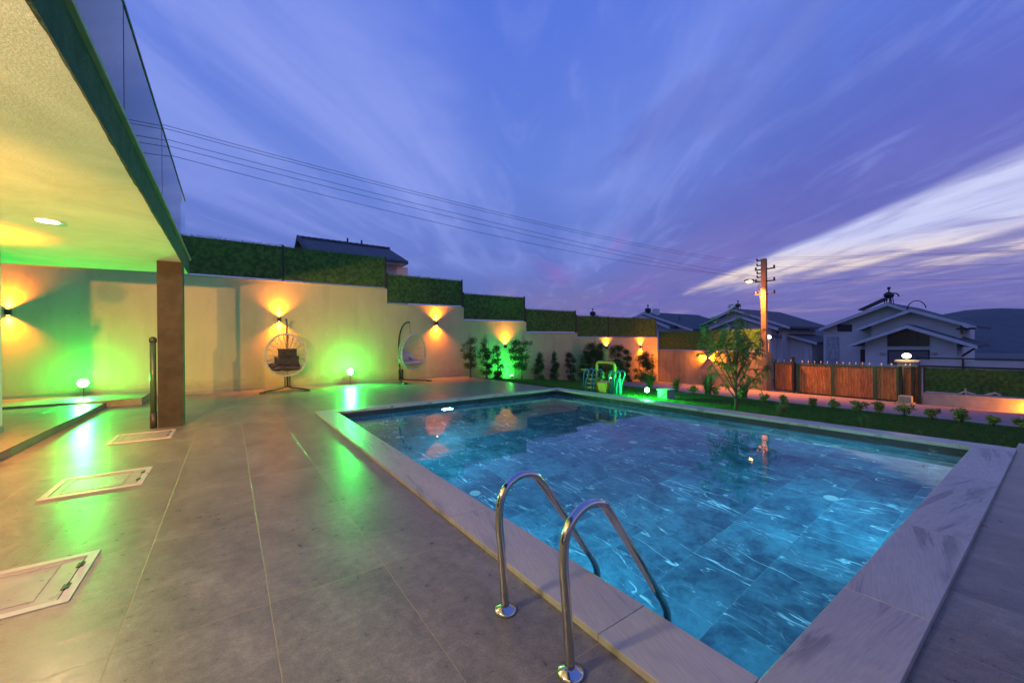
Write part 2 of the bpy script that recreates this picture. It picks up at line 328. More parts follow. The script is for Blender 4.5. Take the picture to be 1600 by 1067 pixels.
# ------------------------------------------------------------------ mesh helpers
class MB:
    def __init__(s): s.v = []; s.f = []; s.sm = False
    def add(s, vs, fs):
        o = len(s.v); s.v += [tuple(p) for p in vs]; s.f += [tuple(o+i for i in f) for f in fs]; return s
    def box(s, x0, y0, z0, x1, y1, z1):
        return s.add([(x0,y0,z0),(x1,y0,z0),(x1,y1,z0),(x0,y1,z0),(x0,y0,z1),(x1,y0,z1),(x1,y1,z1),(x0,y1,z1)],
            [(0,3,2,1),(4,5,6,7),(0,1,5,4),(1,2,6,5),(2,3,7,6),(3,0,4,7)])
    def prism(s, poly, off):
        n = len(poly); off = Vector(off); A = [Vector(p) for p in poly]
        return s.add(A+[p+off for p in A], [tuple(range(n-1,-1,-1)), tuple(range(n,2*n))]+[(i,(i+1)%n,(i+1)%n+n,i+n) for i in range(n)])
    def tube(s, pts, r, n=10, caps=True, closed=False):
        pts = [Vector(p) for p in pts]; N = len(pts); rr = r if isinstance(r, (list, tuple)) else [r]*N
        vs = []; ref = None
        for i, p in enumerate(pts):
            if closed: t = (pts[(i+1)%N]-pts[i-1])
            else: t = (pts[min(i+1,N-1)]-pts[max(i-1,0)])
            t = t.normalized() if t.length > 1e-9 else Vector((0,0,1))
            if ref is None:
                ref = t.orthogonal().normalized()
            ref = (ref - t*ref.dot(t)); ref = ref.normalized() if ref.length > 1e-6 else t.orthogonal().normalized()
            bn = t.cross(ref)
            for k in range(n):
                a_ = 2*math.pi*k/n; vs.append(p+(ref*math.cos(a_)+bn*math.sin(a_))*rr[i])
        fs = [(i*n+k, i*n+(k+1)%n, (i+1)*n+(k+1)%n, (i+1)*n+k) for i in range(N-1) for k in range(n)]
        if closed: fs += [((N-1)*n+k, (N-1)*n+(k+1)%n, (k+1)%n, k) for k in range(n)]
        elif caps: fs += [tuple(range(n-1,-1,-1)), tuple((N-1)*n+k for k in range(n))]
        return s.add(vs, fs)
    def lathe(s, prof, c=(0,0,0), n=20):
        c = Vector(c); vs = []; 
        for r_, z_ in prof:
            for k in range(n): vs.append(c+Vector((r_*math.cos(2*math.pi*k/n), r_*math.sin(2*math.pi*k/n), z_)))
        m_ = len(prof); fs = [(i*n+k, i*n+(k+1)%n, (i+1)*n+(k+1)%n, (i+1)*n+k) for i in range(m_-1) for k in range(n)]
        fs += [tuple(range(n-1,-1,-1)), tuple((m_-1)*n+k for k in range(n))]
        return s.add(vs, fs)
    def ball(s, c, r, n=16, sz=(1,1,1)):
        k = n//2; prof = [(max(1e-4, math.sin(math.pi*i/k)), -math.cos(math.pi*i/k)) for i in range(k+1)]
        c = Vector(c); o = len(s.v); s.lathe(prof, (0,0,0), n)
        for i in range(o, len(s.v)):
            p = s.v[i]; s.v[i] = (c[0]+p[0]*r*sz[0], c[1]+p[1]*r*sz[1], c[2]+p[2]*r*sz[2])
        return s
    def build(s, name, m, parent=None, smooth=False, bevel=0., matrix=None):
        me = bpy.data.meshes.new(name); me.from_pydata(s.v, [], s.f); me.update()
        if matrix is not None: me.transform(matrix)
        o = bpy.data.objects.new(name, me); col.objects.link(o); me.materials.append(m)
        if smooth: me.polygons.foreach_set('use_smooth', [True]*len(me.polygons))
        if parent is not None: o.parent = parent
        if bevel: 
            md = o.modifiers.new('bevel', 'BEVEL'); md.width = bevel; md.segments = 2; md.limit_method = 'ANGLE'
        return o
def fast_mesh(name, V, F, m, parent=None):
    V = np.asarray(V, dtype=np.float32); F = np.asarray(F, dtype=np.int32)
    me = bpy.data.meshes.new(name); me.vertices.add(len(V)); me.vertices.foreach_set('co', V.ravel())
    k = F.shape[1]; me.loops.add(F.size); me.loops.foreach_set('vertex_index', F.ravel())
    me.polygons.add(len(F)); me.polygons.foreach_set('loop_start', np.arange(0, F.size, k, dtype=np.int32))
    me.update(calc_edges=True); me.materials.append(m)
    o = bpy.data.objects.new(name, me); col.objects.link(o)
    if parent is not None: o.parent = parent
    return o
def tag(o, label=None, cat=None, group=None, kind=None):
    for k, v in (('label', label), ('category', cat), ('group', group), ('kind', kind)):
        if v: o[k] = v
    return o
def thing(name, label, cat, loc=(0,0,0), group=None, rz=0.):
    o = bpy.data.objects.new(name, None); col.objects.link(o); o.location = loc; o.rotation_euler = (0,0,rz)
    o.empty_display_size = .1
    return tag(o, label, cat, group)
def dup(root, label=None, loc=None, rz=None, group=None):
    def cp(o, par):
        c = o.copy(); col.objects.link(c)
        if par is not None: c.parent = par; 
        for ch in kids.get(o.name, []): cp(ch, c)
        return c
    kids = {}
    for o in list(bpy.data.objects):
        if o.parent: kids.setdefault(o.parent.name, []).append(o)
    c = cp(root, None)
    if loc is not None: c.location = loc
    if rz is not None: c.rotation_euler = (0,0,rz)
    if label: c['label'] = label
    if group: c['group'] = group
    return c
def struct(name, mb, m, **k): return tag(mb.build(name, m, **k), kind='structure')
# a pixel of the photograph carried out to a real vertical plane (used while surveying the far houses)
def ray(px, py):
    a_, b_ = px-800, py-533.2; u = a_*math.cos(ROLL)+b_*math.sin(ROLL); v = -a_*math.sin(ROLL)+b_*math.cos(ROLL)
    s_, c_ = math.sin(YAW), math.cos(YAW); return Vector((s_*FPX+c_*u, c_*FPX-s_*u, -v))
def atX(px, py, x): r = ray(px, py); return Vector((0,0,EYE))+r*(x/r.x)
def atY(px, py, y): r = ray(px, py); return Vector((0,0,EYE))+r*(y/r.y)

def lamp(name, kind, loc, energy, color, size=.05, aim=None, parent=None, spot=None, blend=.5):
    d = bpy.data.lights.new(name, kind); d.energy = energy; d.color = color
    if kind == 'AREA': d.shape = 'DISK'; d.size = size
    else: d.shadow_soft_size = size
    if spot: d.spot_size = spot; d.spot_blend = blend
    o = bpy.data.objects.new(name, d); col.objects.link(o); o.location = loc
    if aim is not None: o.rotation_euler = (Vector(aim)-Vector(loc)).to_track_quat('-Z', 'Y').to_euler()
    if parent is not None: o.parent = parent
    return o

# ================================================================== setting: ground
PX0, PX1, PY0, PY1 = 1.85, 8.12, .793, 9.15      # water outline
CW = .36                                        # coping width
ZD, ZW, ZF = 0.0, -.125, -1.85
XE = PX1+.34                                    # outer edge of the garden coping
def gz(x):
    if x < XE: return -.06
    if x < 14.6: return -.06-.083*(x-XE)
    if x < 22.4: return gz(14.59)-.072*(x-14.6)
    if x < 60: return -1.11-.06*(x-22.4)
    return -3.4-.02*(x-60)
def sheet(xs, y0, y1, dz=0.):
    mb = MB()
    for i in range(len(xs)-1):
        a_, b_ = xs[i], xs[i+1]
        mb.add([(a_,y0,gz(a_)+dz),(b_,y0,gz(b_)+dz),(b_,y1,gz(b_)+dz),(a_,y1,gz(a_)+dz)], [(0,1,2,3)])
    return mb
g = MB()
gx = [XE, 11, 14.6, 18, 22.4, 30, 45, 60, 120, 400, 3000]
for i in range(len(gx)-1):
    a_, b_ = gx[i], gx[i+1]
    g.add([(a_,-3000,gz(a_+.001)-.02),(b_,-3000,gz(b_)-.02),(b_,3000,gz(b_)-.02),(a_,3000,gz(a_+.001)-.02)], [(0,1,2,3)])
zg = -.30
for (x0, y0, x1, y1) in ((-3000,-3000,XE,PY0-.2), (-3000,PY1+.2,XE,3000), (-3000,PY0-.2,PX0-.2,PY1+.2)):
    g.add([(x0,y0,zg),(x1,y0,zg),(x1,y1,zg),(x0,y1,zg)], [(0,1,2,3)])
struct('ground', g, M['field'])
dk = MB()
YW = 15.4
for (x0, y0, x1, y1) in ((-9,-6,PX0-CW+.05,YW+.1), (PX0-CW+.05,-6,9.1,PY0-CW+.02), (PX0-CW+.05,PY1+.02,8.45,YW+.1)):
    dk.box(x0, y0, -.2, x1, y1, ZD)
dk.v = [(x, y, z) for x, y, z in dk.v]
struct('pool_deck', dk, M['deck'])
lw = sheet([XE+.01, 10, 12, 14.6], -9, YW, .0)
struct('lawn_base', lw, M['soil'])
pt = sheet([14.6, 18, 22.3], -9, YW, .004); struct('driveway', pt, M['paving'])
kb = MB()
for y in np.arange(-9, 9.0, 1.0): kb.box(14.52, y, gz(14.6)-.1, 14.62, y+.99, gz(14.6)+.05)
struct('driveway_kerb', kb, M['concrete'])
# pale strip of paving running in from the driveway towards the far wall
st = sheet([12.2, 13.4, 14.55], 8.2, 8.75, .02); struct('garden_path', st, M['concrete'])

# lawn blades
def blades(n, x0, x1, y0, y1, h, wd, name, m, near=None):
    x = np.random.uniform(x0, x1, n); y = np.random.uniform(y0, y1, n)
    if near:
        xp = x; 
    z = np.array([gz(v) for v in x])
    ang = np.random.uniform(0, 2*np.pi, n); hh = h*np.random.uniform(.5, 1.3, n); lean = np.random.normal(0, .4, (n, 2))*hh[:, None]
    dx, dy = np.cos(ang)*wd, np.sin(ang)*wd
    V = np.empty((n, 3, 3)); V[:, 0] = np.c_[x-dx, y-dy, z-.01]; V[:, 1] = np.c_[x+dx, y+dy, z-.01]; V[:, 2] = np.c_[x+lean[:, 0], y+lean[:, 1], z+hh]
    return fast_mesh(name, V.reshape(-1, 3), np.arange(3*n).reshape(-1, 3), m)
tag(blades(170000, XE+.03, 14.5, -2.5, 14.9, .045, .006, 'lawn_grass', M['grass']), 'short dark green grass covering the garden beside the pool', 'grass', kind='stuff')

# ------------------------------------------------------------------ hills
def hill(name, x, prof, depth, lab):
    # prof: (Y, height) along the ridge; a ridge with real flanks
    n = 90; ys = np.linspace(prof[0][0], prof[-1][0], n); hs = np.interp(ys, [p[0] for p in prof], [p[1] for p in prof])
    hs = hs+np.array([1.3*math.sin(i*.9)+.8*math.sin(i*2.3+1) for i in range(n)])*abs(hs).mean()*.012
    m_ = 14; V = []; 
    for j in range(m_+1):
        t_ = j/m_*2-1; f_ = max(0, math.cos(t_*math.pi/2))**.8
        for i in range(n):
            V.append((x+t_*depth+12*math.sin(i*.35+j), ys[i], -16+(hs[i]+16)*f_+(2.2*math.sin(i*1.7+j*2.1)*f_*(1-f_))))
    F = [(j*n+i, j*n+i+1, (j+1)*n+i+1, (j+1)*n+i) for j in range(m_) for i in range(n-1)]
    o = fast_mesh(name, V, F, M['hill']); o.data.polygons.foreach_set('use_smooth', [True]*len(F)); return tag(o, kind='structure')
hill('hill', 900, [(-900, 20), (-300, 34), (-60, 35), (20, 38), (60, 43), (95, 41.5), (125, 35), (170, 27), (240, 22), (300, 15), (420, 8), (620, -14)], 260, '')
hill('hill', 1700, [(-300, 20), (100, 40), (380, 38), (520, 46), (640, 38), (820, 30), (1200, 18), (1800, -10)], 300, '')

# ================================================================== pool
pool = thing('swimming_pool', 'rectangular pool lined with dark veined tiles and edged in pale marble', 'swimming pool', (PX0, PY0, 0))
def child(o): 
    o.matrix_parent_inverse = Matrix.Translation(-pool.location); return o
bs = MB()
x0, x1, y0, y1 = PX0, PX1, PY0, PY1
bs.add([(x0,y0,ZF),(x1,y0,ZF),(x1,y1,ZF),(x0,y1,ZF)], [(0,1,2,3)])
top = -.020
bs.add([(x0,y0,ZF),(x1,y0,ZF),(x1,y0,top),(x0,y0,top)], [(3,2,1,0)])
bs.add([(x0,y1,ZF),(x1,y1,ZF),(x1,y1,top),(x0,y1,top)], [(0,1,2,3)])
bs.add([(x0,y0,ZF),(x0,y1,ZF),(x0,y1,top),(x0,y0,top)], [(0,1,2,3)])
bs.add([(x1,y0,ZF),(x1,y1,ZF),(x1,y1,top),(x1,y0,top)], [(3,2,1,0)])
child(bs.build('basin', M['pool'], pool))
def slab(xa, ya, xb, yb, along):
    mb = MB().box(xa, ya, top, xb, yb, .036); o = mb.build('coping_slab', M['marble'], pool, bevel=.004); child(o)
    at = o.data.attributes.new('along', 'FLOAT_VECTOR', 'POINT'); off = random.uniform(0, 60)
    vals = []
    ang = random.uniform(-.35, .2)
    for v in o.data.vertices:
        p = (v.co.x, v.co.y) if along == 'x' else (v.co.y, v.co.x)
        q = (p[0]*math.cos(ang)-p[1]*math.sin(ang), p[0]*math.sin(ang)+p[1]*math.cos(ang))
        vals += [q[0]+off, q[1]+off*.37, v.co.z]
    at.data.foreach_set('vector', vals)
def run(a0, b0, cuts, along, c0, c1):
    e = [a0]+cuts+[b0]
    for p, q in zip(e[:-1], e[1:]):
        if along == 'y': slab(c0, p+.0012, c1, q-.0012, 'y')
        else: slab(p+.0012, c0, q-.0012, c1, 'x')
run(PY0, PY1, [1.38, 3.02, 4.6, 6.2, 7.8], 'y', PX0-CW, PX0+.012)
run(PX0-CW, PX1+.0, [2.95, 4.35, 6.3], 'x', PY0-.36, PY0+.012-.014)
run(PX0-CW, PX1+.0, [3.1, 4.7, 6.3, 7.4], 'x', PY1+.002, PY1+.30)
run(PY0-.36, PY1+.30, [.9, 2.5, 4.1, 5.7, 7.3], 'y', PX1+.002, XE)
fx, fy = (2.99, 6.70), (1.93, 5.2, 8.45)
for x in fx:
    for y in fy:
        child(MB().lathe([(.085, 0), (.085, .006), (.07, .012), (.03, .012), (.028, .006), (.001, .006)], (x, y, ZF+.001), 24).build('floor_inlet', M['trim'], pool, smooth=False))
for (x, y, z, d_, pe) in ((4.45, PY1, -.42, (0,-1), 42.), (6.2, PY0, -.55, (0,1), 135.), (PX0, 2.9, -.55, (1,0), 150.), (PX0, 6.6, -.55, (1,0), 110.)):  # the two left wall lamps are unseen, added to even out the light
    dv = Vector((*d_, 0)); Mx = Matrix.Translation(Vector((x, y, z))+dv*.001) @ dv.to_track_quat('Z', 'Y').to_matrix().to_4x4()
    child(MB().lathe([(.13, 0), (.13, .02), (.11, .03), (.001, .03)], (0,0,0), 24).build('pool_lamp', M['e_pool'], pool, matrix=Mx))
    o = lamp('pool_light', 'AREA', Vector((x, y, z))+dv*.06, pe*.92, (.11, .66, .94), .30, aim=Vector((x, y, z))+dv*3+Vector((0,0,-.5)), parent=pool); child(o)
wt = MB()
wt.add([(x0+.001,y0+.001,ZW),(x1-.001,y0+.001,ZW),(x1-.001,y1-.001,ZW),(x0+.001,y1-.001,ZW)], [(0,1,2,3)])
struct('water', wt, M['water'])

# pool ladder
def bend(pts, r, k=8):
    P_ = [Vector(p) for p in pts]; out = [P_[0]]
    for i in range(1, len(P_)-1):
        a_ = (P_[i-1]-P_[i]); b_ = (P_[i+1]-P_[i]); d = min(r, a_.length*.49, b_.length*.49); s_ = P_[i]+a_.normalized()*d; e_ = P_[i]+b_.normalized()*d
        for j in range(k+1):
            t_ = j/k; out.append(s_*(1-t_)**2+P_[i]*2*t_*(1-t_)+e_*t_*t_)
    return out+[P_[-1]]
ld = thing('pool_ladder', 'polished steel pool ladder with two arched handrails over the marble edge', 'pool ladder', (1.25, 1.58, 0))
for yy in (1.84, 1.32):
    cp_ = [Vector((x_, yy, z_)) for x_, z_ in ((1.245,-.0),(1.225,.3),(1.208,.53),(1.235,.655),(1.325,.725),(1.435,.722),(1.52,.65),(1.71,.39),(1.885,.14),(1.955,.035),(1.985,-.06),(1.99,-.3),(1.99,-1.25))]
    pts = []
    for i in range(len(cp_)-1):
        p0_, p1_, p2_, p3_ = cp_[max(0,i-1)], cp_[i], cp_[i+1], cp_[min(len(cp_)-1,i+2)]
        if (p2_-p1_).length > .5: pts += [p1_]; continue
        for j in range(8):
            s_ = j/8; pts.append(.5*((2*p1_)+(p2_-p0_)*s_+(2*p0_-5*p1_+4*p2_-p3_)*s_*s_+(3*p1_-p0_-3*p2_+p3_)*s_**3))
    pts.append(cp_[-1])
    o = MB().tube([Vector(p)-ld.location for p in pts], .0225, 18).build('handrail', M['steel'], ld, smooth=True)
    f = MB().lathe([(.062, 0.0), (.062, .008), (.056, .018), (.030, .028), (.027, .032)], Vector((1.245,yy,.0005))-ld.location, 28).build('base_flange', M['steel'], ld, smooth=True)
for z in (-.38, -.66, -.94):
    MB().box(.70, -.245, z, .80, .245, z+.025).build('tread', M['steel'], ld, bevel=.005)

# ================================================================== house on the left
HX, HY = -2.95, 9.85
hs = thing('villa', 'rendered villa wall carrying a balcony over the left of the deck', 'house', (HX, HY, 0))
def hc(o): o.matrix_parent_inverse = Matrix.Translation(-hs.location); return o
hc(MB().box(-8.9, -5.9, .0, HX, HY, 3.02).build('lower_wall', M['white'], hs))
hc(MB().box(-8.9, -5.9, 3.32, HX-.02, 8.4, 6.2).build('upper_wall', M['white'], hs))
SB, ST, SX, SY = 3.02, 3.36, -.70, 11.1
sl = MB(); sl.add([(-8.9,-5.9,SB),(SX-.008,-5.9,SB),(SX-.008,SY-.05,SB),(-8.9,SY+.9,SB),(-8.9,-5.9,ST-.03),(SX-.008,-5.9,ST-.03),(SX-.008,SY-.05,ST-.03),(-8.9,SY+.9,ST-.03)],
    [(0,3,2,1),(4,5,6,7),(0,1,5,4),(1,2,6,5),(2,3,7,6),(3,0,4,7)])
hc(sl.build('balcony_slab', M['ceil'], hs))
# rough edged fascia
fa = MB(); n = 260; rnd = np.cumsum(np.random.normal(0, .0035, n)); rnd -= np.linspace(rnd[0], rnd[-1], n); ys = np.linspace(-5.9, SY, n)
V = []
for i, y in enumerate(ys):
    j = rnd[i]*.5+random.uniform(-.003, .003)
    V += [(SX-.008, y, SB-.003), (SX, y, SB-.005+j*.3), (SX, y, ST-.04), (SX-.006, y, ST-.04), (SX-.012-abs(j)*.9, y, SB-.003)]
for i in range(n-1):
    for k in range(4):
        a_ = i*5+k; fa.f.append((a_, a_+5, a_+6, a_+1)) if k < 3 else None
    fa.f.append((i*5+4, i*5+9, i*5+6, i*5+1))
fa.v = V
hc(fa.build('fascia', M['fascia'], hs))
hc(MB().box(-8.9, SY+.0, SB-.001, SX-.001, SY+.0, ST-.04).build('fascia_end', M['fascia'], hs)) if False else None
hc(MB().box(SX-.28, -5.9, ST-.038, SX+.035, SY+.02, ST).build('slab_coping', M['skirt'], hs, bevel=.004))
hc(MB().box(-2.97, -5.9, .14, HX+.012, HY+.012, .24).build('skirting', M['skirt'], hs))
hc(MB().box(HX-.001, .6, .12, HX+.03, 4.2, 2.4).build('glass_door', M['window'], hs))
# downlight in the soffit
o = hc(MB().lathe([(.12, -.012), (.12, 0), (.001, 0)], (-1.79, 7.21, SB-.0), 28).build('ceiling_light', M['trim'], hs))
e = MB().lathe([(.10, -.016), (.10, -.0125), (.001, -.0125)], (-1.79, 7.21, SB), 28).build('lens', M['e_white'], o); 
hc(lamp('downlight', 'SPOT', (-1.79, 7.21, SB-.035), 270., (1., .68, .34), .05, aim=(-1.79, 7.21, 0), parent=hs, spot=R(174), blend=.08))
# balustrade
bal = thing('glass_balustrade', 'frameless glass balustrade with thin dark top rail on the balcony edge', 'balustrade', (SX, 0, ST))
def bc(o): o.matrix_parent_inverse = Matrix.Translation(-bal.location); return o
GX = SX-.035; cuts = [SY-.45, 7.15, 4.75, 2.35, -.05, -2.45, -4.85]
for q, p in zip(cuts[:-1], cuts[1:]):
    bc(MB().box(GX-.006, p+.006, ST+.001, GX+.006, q-.006, 4.46).build('glass_panel', M['glass'], bal))
    bc(MB().box(GX-.008, p-.005, ST+.001, GX+.008, p+.0055, 4.455).build('panel_joint', M['dark'], bal))
bc(MB().box(GX-.014, -4.85, 4.462, GX+.014, SY-.44, 4.49).build('top_rail', M['pipe'], bal))
# return panel along the far end
bc(MB().box(-2.6, SY-.452, ST+.001, GX-.007, SY-.440, 4.46).build('glass_panel', M['glass'], bal))
# column + pipe
cl = MB().box(-1.06, 9.55, .0, -.70, 9.9, SB); tag(cl.build('column', M['column'], bevel=.006), 'square dark brown column holding up the balcony corner', 'column')
pp = thing('vent_pipe', 'dark green upright pipe with rounded cap beside the brown column', 'pipe', (-1.125, 9.60, 0))
MB().tube([(0,0,.0),(0,0,.28)], .052, 16).build('socket', M['black'], pp, smooth=True)
MB().tube([(0,0,.27),(0,0,1.56)], .045, 16).build('tube', M['pipe'], pp, smooth=True)
MB().lathe([(.055,0),(.055,.06),(.045,.085),(.02,.1),(.001,.103)], (0,0,1.54), 16).build('cap', M['black'], pp, smooth=True)
# raised terrace under the balcony and the platform along the wall
struct('terrace_step', MB().box(-8.9, -5.9, .002, -2.44, 13.5, .12), M['deck'])
struct('terrace_platform', MB().box(-8.9, 13.5, .002, -1.80, YW, .17), M['deck'])

# access covers in the deck
def cover(y0, y1, lab):
    t = thing('access_cover', lab, 'access cover', (-1.155, (y0+y1)/2, 0.0)); W_, H_ = .755, y1-y0
    a_, b_ = W_/2, H_/2; f = .055
    fm = MB().box(-a_,-b_,0,a_,-b_+f,.008).box(-a_,b_-f,0,a_,b_,.008).box(-a_,-b_+f,0,-a_+f,b_-f,.008).box(a_-f,-b_+f,0,a_,b_-f,.008)
    fm.build('frame', M['trim'], t, bevel=.002)
    MB().box(-a_+f+.005,-b_+f+.005,.0,a_-f-.005,b_-f-.005,.005).build('lid', M['cover'], t, bevel=.003)
    pn = MB(); i0, i1, j0, j1 = -a_+.12, a_-.17, -b_+.12, b_-.12
    pn.box(i0,j0,.005,i1,j0+.006,.008).box(i0,j1-.006,.005,i1,j1,.008).box(i0,j0+.006,.005,i0+.006,j1-.006,.008).box(i1-.006,j0+.006,.005,i1,j1-.006,.008)
    pn.build('panel_bead', M['cover'], t)
    for s_ in (-1, 1):
        MB().box(a_-f-.022, s_*.15-.035, .006, a_-f+.014, s_*.15+.035, .012).tube([(a_-f-.002, s_*.15-.045, .012), (a_-f-.002, s_*.15+.045, .012)], .006, 10).build('hinge', M['dark'], t, bevel=.002)
    return t
cover(3.41, 4.13, 'beige hinged access cover in the deck, the nearest of the three')
cover(5.80, 6.56, 'beige hinged access cover in the deck, between the two others')
cover(8.42, 9.22, 'beige hinged access cover in the deck at the foot of the brown column')

# ================================================================== long boundary wall
steps = [(-9.0, 5.01, 3.57), (5.01, 8.36, 2.99), (8.36, 11.79, 2.42), (11.79, 15.22, 1.90), (15.22, 22.35, 1.66)]
bw = thing('boundary_wall', 'long pale rendered wall stepping down behind the pool', 'wall', (0, YW, 0))
def wc(o): o.matrix_parent_inverse = Matrix.Translation(-bw.location); return o
poly = [(-9.0, -1.6)]
for a_, b_, z in steps: poly += [(a_, z), (b_, z)]
poly += [(22.35, -1.6)]
wm = MB()
for a_, b_, z in steps: wm.box(a_, YW, -1.6, b_, YW+.22, z)
wc(wm.build('wall', M['wall'], bw))
for a_, b_, z in steps: wc(MB().box(a_+(.0 if a_ < -5 else -.03), YW-.03, z, b_-.031, YW+.25, z+.035).build('capping', M['concrete'], bw))
sk = MB().box(-1.79, YW-.015, .0, 8.30, YW-.0005, .085); wc(sk.build('skirting', M['skirt'], bw))
wc(MB().box(-8.9, YW-.015, .17, -1.80, YW-.0005, .25).build('skirting', M['skirt'], bw))

def turf_panel(p0, p1, z0, z1, t, loc, n=None):
    # a thin panel of artificial grass: mesh backing plus many short blades standing off it
    p0, p1 = Vector(p0), Vector(p1); d = (p1-p0); L = d.length; d.normalize(); nm = Vector((d.y, -d.x, 0))
    mb = MB(); q = [p0-nm*.01, p1-nm*.01, p1+nm*.01, p0+nm*.01]
    mb.prism([(v.x, v.y, z0) for v in q], (0, 0, z1-z0)); o = mb.build('backing', M['turf'], t); o.matrix_parent_inverse = Matrix.Translation(-Vector(loc))
    n = n or int(L*(z1-z0)*2600)
    s_ = np.random.uniform(0, L, n); z = np.random.uniform(z0, z1+.012, n); z[:n//14] = z1+np.random.uniform(-.01, .045, n//14); sgn = 1
    base = np.array(p0)[None, :2]+np.outer(s_, [d.x, d.y])+np.outer(np.full(n, .008), [nm.x, nm.y])
    out = np.random.uniform(.02, .05, n); dz_ = np.random.normal(.012, .026, n); al = np.random.normal(0, .024, n)
    tip = base+np.outer(al, [d.x, d.y])+np.outer(out, [nm.x, nm.y])
    wv = np.random.uniform(.004, .009, n); wz = np.random.uniform(-1, 1, n)
    V = np.empty((n, 3, 3)); V[:, 0] = np.c_[base-np.outer(wv*(1-abs(wz)), [d.x, d.y]), z-wv*wz]; V[:, 1] = np.c_[base+np.outer(wv*(1-abs(wz)), [d.x, d.y]), z+wv*wz]; V[:, 2] = np.c_[tip, z+dz_]
    o = fast_mesh('turf_face', V.reshape(-1, 3), np.arange(3*n).reshape(-1, 3), M['turf'], t); o.matrix_parent_inverse = Matrix.Translation(-Vector(loc))
    return o
def fence(p0, p1, z0, z1, posts, lab, gap=.05, ph=.06, dens=None):
    loc = Vector((p0[0], p0[1], z0)); t = thing('turf_fence', lab, 'fence', loc, 'artificial grass fences on the walls')
    P0, P1 = Vector((*p0, 0)), Vector((*p1, 0)); d = P1-P0
    es = sorted(posts)
    for a_, b_ in zip(es[:-1], es[1:]):
        turf_panel(P0+d*a_, P0+d*b_, z0+gap, z1, t, loc, dens)
    for e_ in es:
        c = P0+d*e_; o = MB().box(c.x-.03, c.y-.03, z0, c.x+.03, c.y+.03, z1+ph).build('post', M['black'], t, bevel=.004); o.matrix_parent_inverse = Matrix.Translation(-loc)
    return t
FY = YW+.10
fence((-2.5, FY), (4.98, FY), 3.605, 4.78, [0, .535, 1], 'tallest artificial grass fence with two panels on the highest wall step')
fence((5.04, FY), (8.33, FY), 3.025, 4.16, [0, 1], 'artificial grass fence above the right hanging chair, on the second wall step')
fence((8.40, FY), (11.76, FY), 2.455, 3.62, [0, 1], 'artificial grass fence on the third wall step, above the amber lit sapling')
fence((11.83, FY), (15.19, FY), 1.935, 3.07, [0, 1], 'artificial grass fence on the fourth wall step, before the three short panels')
fence((15.26, FY), (22.32, FY), 1.695, 2.85, [0, .36, .69, 1], 'artificial grass fence of three short panels ending at the wall corner')

# wall turning towards the gate
rw = thing('garden_wall', 'brown unpainted wall with sideways amber lamp, left of the wooden gate', 'wall', (22.35, 12, -1.2))
def rc(o, t): o.matrix_parent_inverse = Matrix.Translation(-t.location); return o
rc(MB().box(22.35, 8.86, -1.7, 22.57, YW-.001, .84).build('wall', M['raw'], rw), rw)
rc(MB().box(22.32, 8.84, .84, 22.60, YW-.001, .875).build('capping', M['concrete'], rw), rw)
fence((22.46, 9.35), (22.46, 15.3), .875, 2.02, [0, .5, 1], 'artificial grass fence behind the feathery tree, on the brown unpainted wall')
lw_ = thing('low_wall', 'low concrete wall right of the gate under an artificial grass fence', 'wall', (22.35, 0, -1.2))
rc(MB().box(22.35, -8, -1.7, 22.57, 3.46, -.68).build('wall', M['concrete'], lw_), lw_)
rc(MB().box(22.33, -8, -.68, 22.59, 3.46, -.65).build('capping', M['concrete'], lw_), lw_)
fence((22.45, 3.42), (22.45, -7.9), -.65, .31, [0, .23, .49, .75, 1], 'artificial grass fence on the low concrete wall right of the gate')

# ------------------------------------------------------------------ amber wall lamps
def sconce(x, y, z, axis='z', lab='', up=1., dn=1., cut=None, n=(0, -1), e0=270.):
    t = thing('wall_lamp', lab, 'wall lamp', (x, y, z), 'amber wall lamps')
    nx, ny = n; d = Vector((0,0,1)) if axis == 'z' else Vector((ny, nx, 0)).normalized()
    def bx(c, hx, hy, hz): return MB().box(c[0]-hx, c[1]-hy, c[2]-hz, c[0]+hx, c[1]+hy, c[2]+hz)
    if axis == 'z':
        c = (nx*.06, ny*.06, 0); bx(c, .05, .05, .075).build('housing', M['dark'], t, bevel=.006)
        bx((nx*.006, ny*.006, 0), .04 if ny else .005, .04 if nx else .005, .05).build('back_plate', M['black'], t)
    else:
        c = (nx*.06, ny*.06, 0); bx(c, .05, .075, .05).build('housing', M['dark'], t, bevel=.006)
        bx((nx*.006, ny*.006, 0), .005, .05, .04).build('back_plate', M['black'], t)
    cv = Vector(c)
    for sgn, k in ((1, up), (-1, dn)):
        if not k: continue
        q = cv+d*sgn*.0765
        rot = d.to_track_quat('Z', 'Y').to_matrix().to_4x4() if sgn > 0 else (-d).to_track_quat('Z', 'Y').to_matrix().to_4x4()
        MB().lathe([(.034, 0), (.034, .003), (.001, .003)], (0,0,0), 16).build('lens', M['e_amber'], t, matrix=Matrix.Translation(q) @ rot)
        o = lamp('amber_beam', 'SPOT', cv+d*sgn*.095, e0*k*2.6, (1., .22, .004), .02, aim=cv+d*sgn*1.0-Vector((nx, ny, 0))*.10, parent=t, spot=R(126), blend=1.0)
        o = lamp('amber_core', 'SPOT', cv+d*sgn*.095, e0*k*.6, (1., .42, .04), .02, aim=cv+d*sgn*1.0-Vector((nx, ny, 0))*.12, parent=t, spot=R(44), blend=.9)
    return t
sconce(-4.49, YW, 2.34, lab='amber up and down lamp on the wall beside the villa corner, leftmost')
sconce(1.36, YW, 2.31, lab='amber up and down lamp on the wall behind the left hanging chair')
sconce(7.04, YW, 2.29, lab='amber up and down lamp on the wall right of the second hanging chair')
sconce(10.52, YW, 1.28, lab='amber lamp lighting the wall above a sapling in the planting bed', dn=0.)
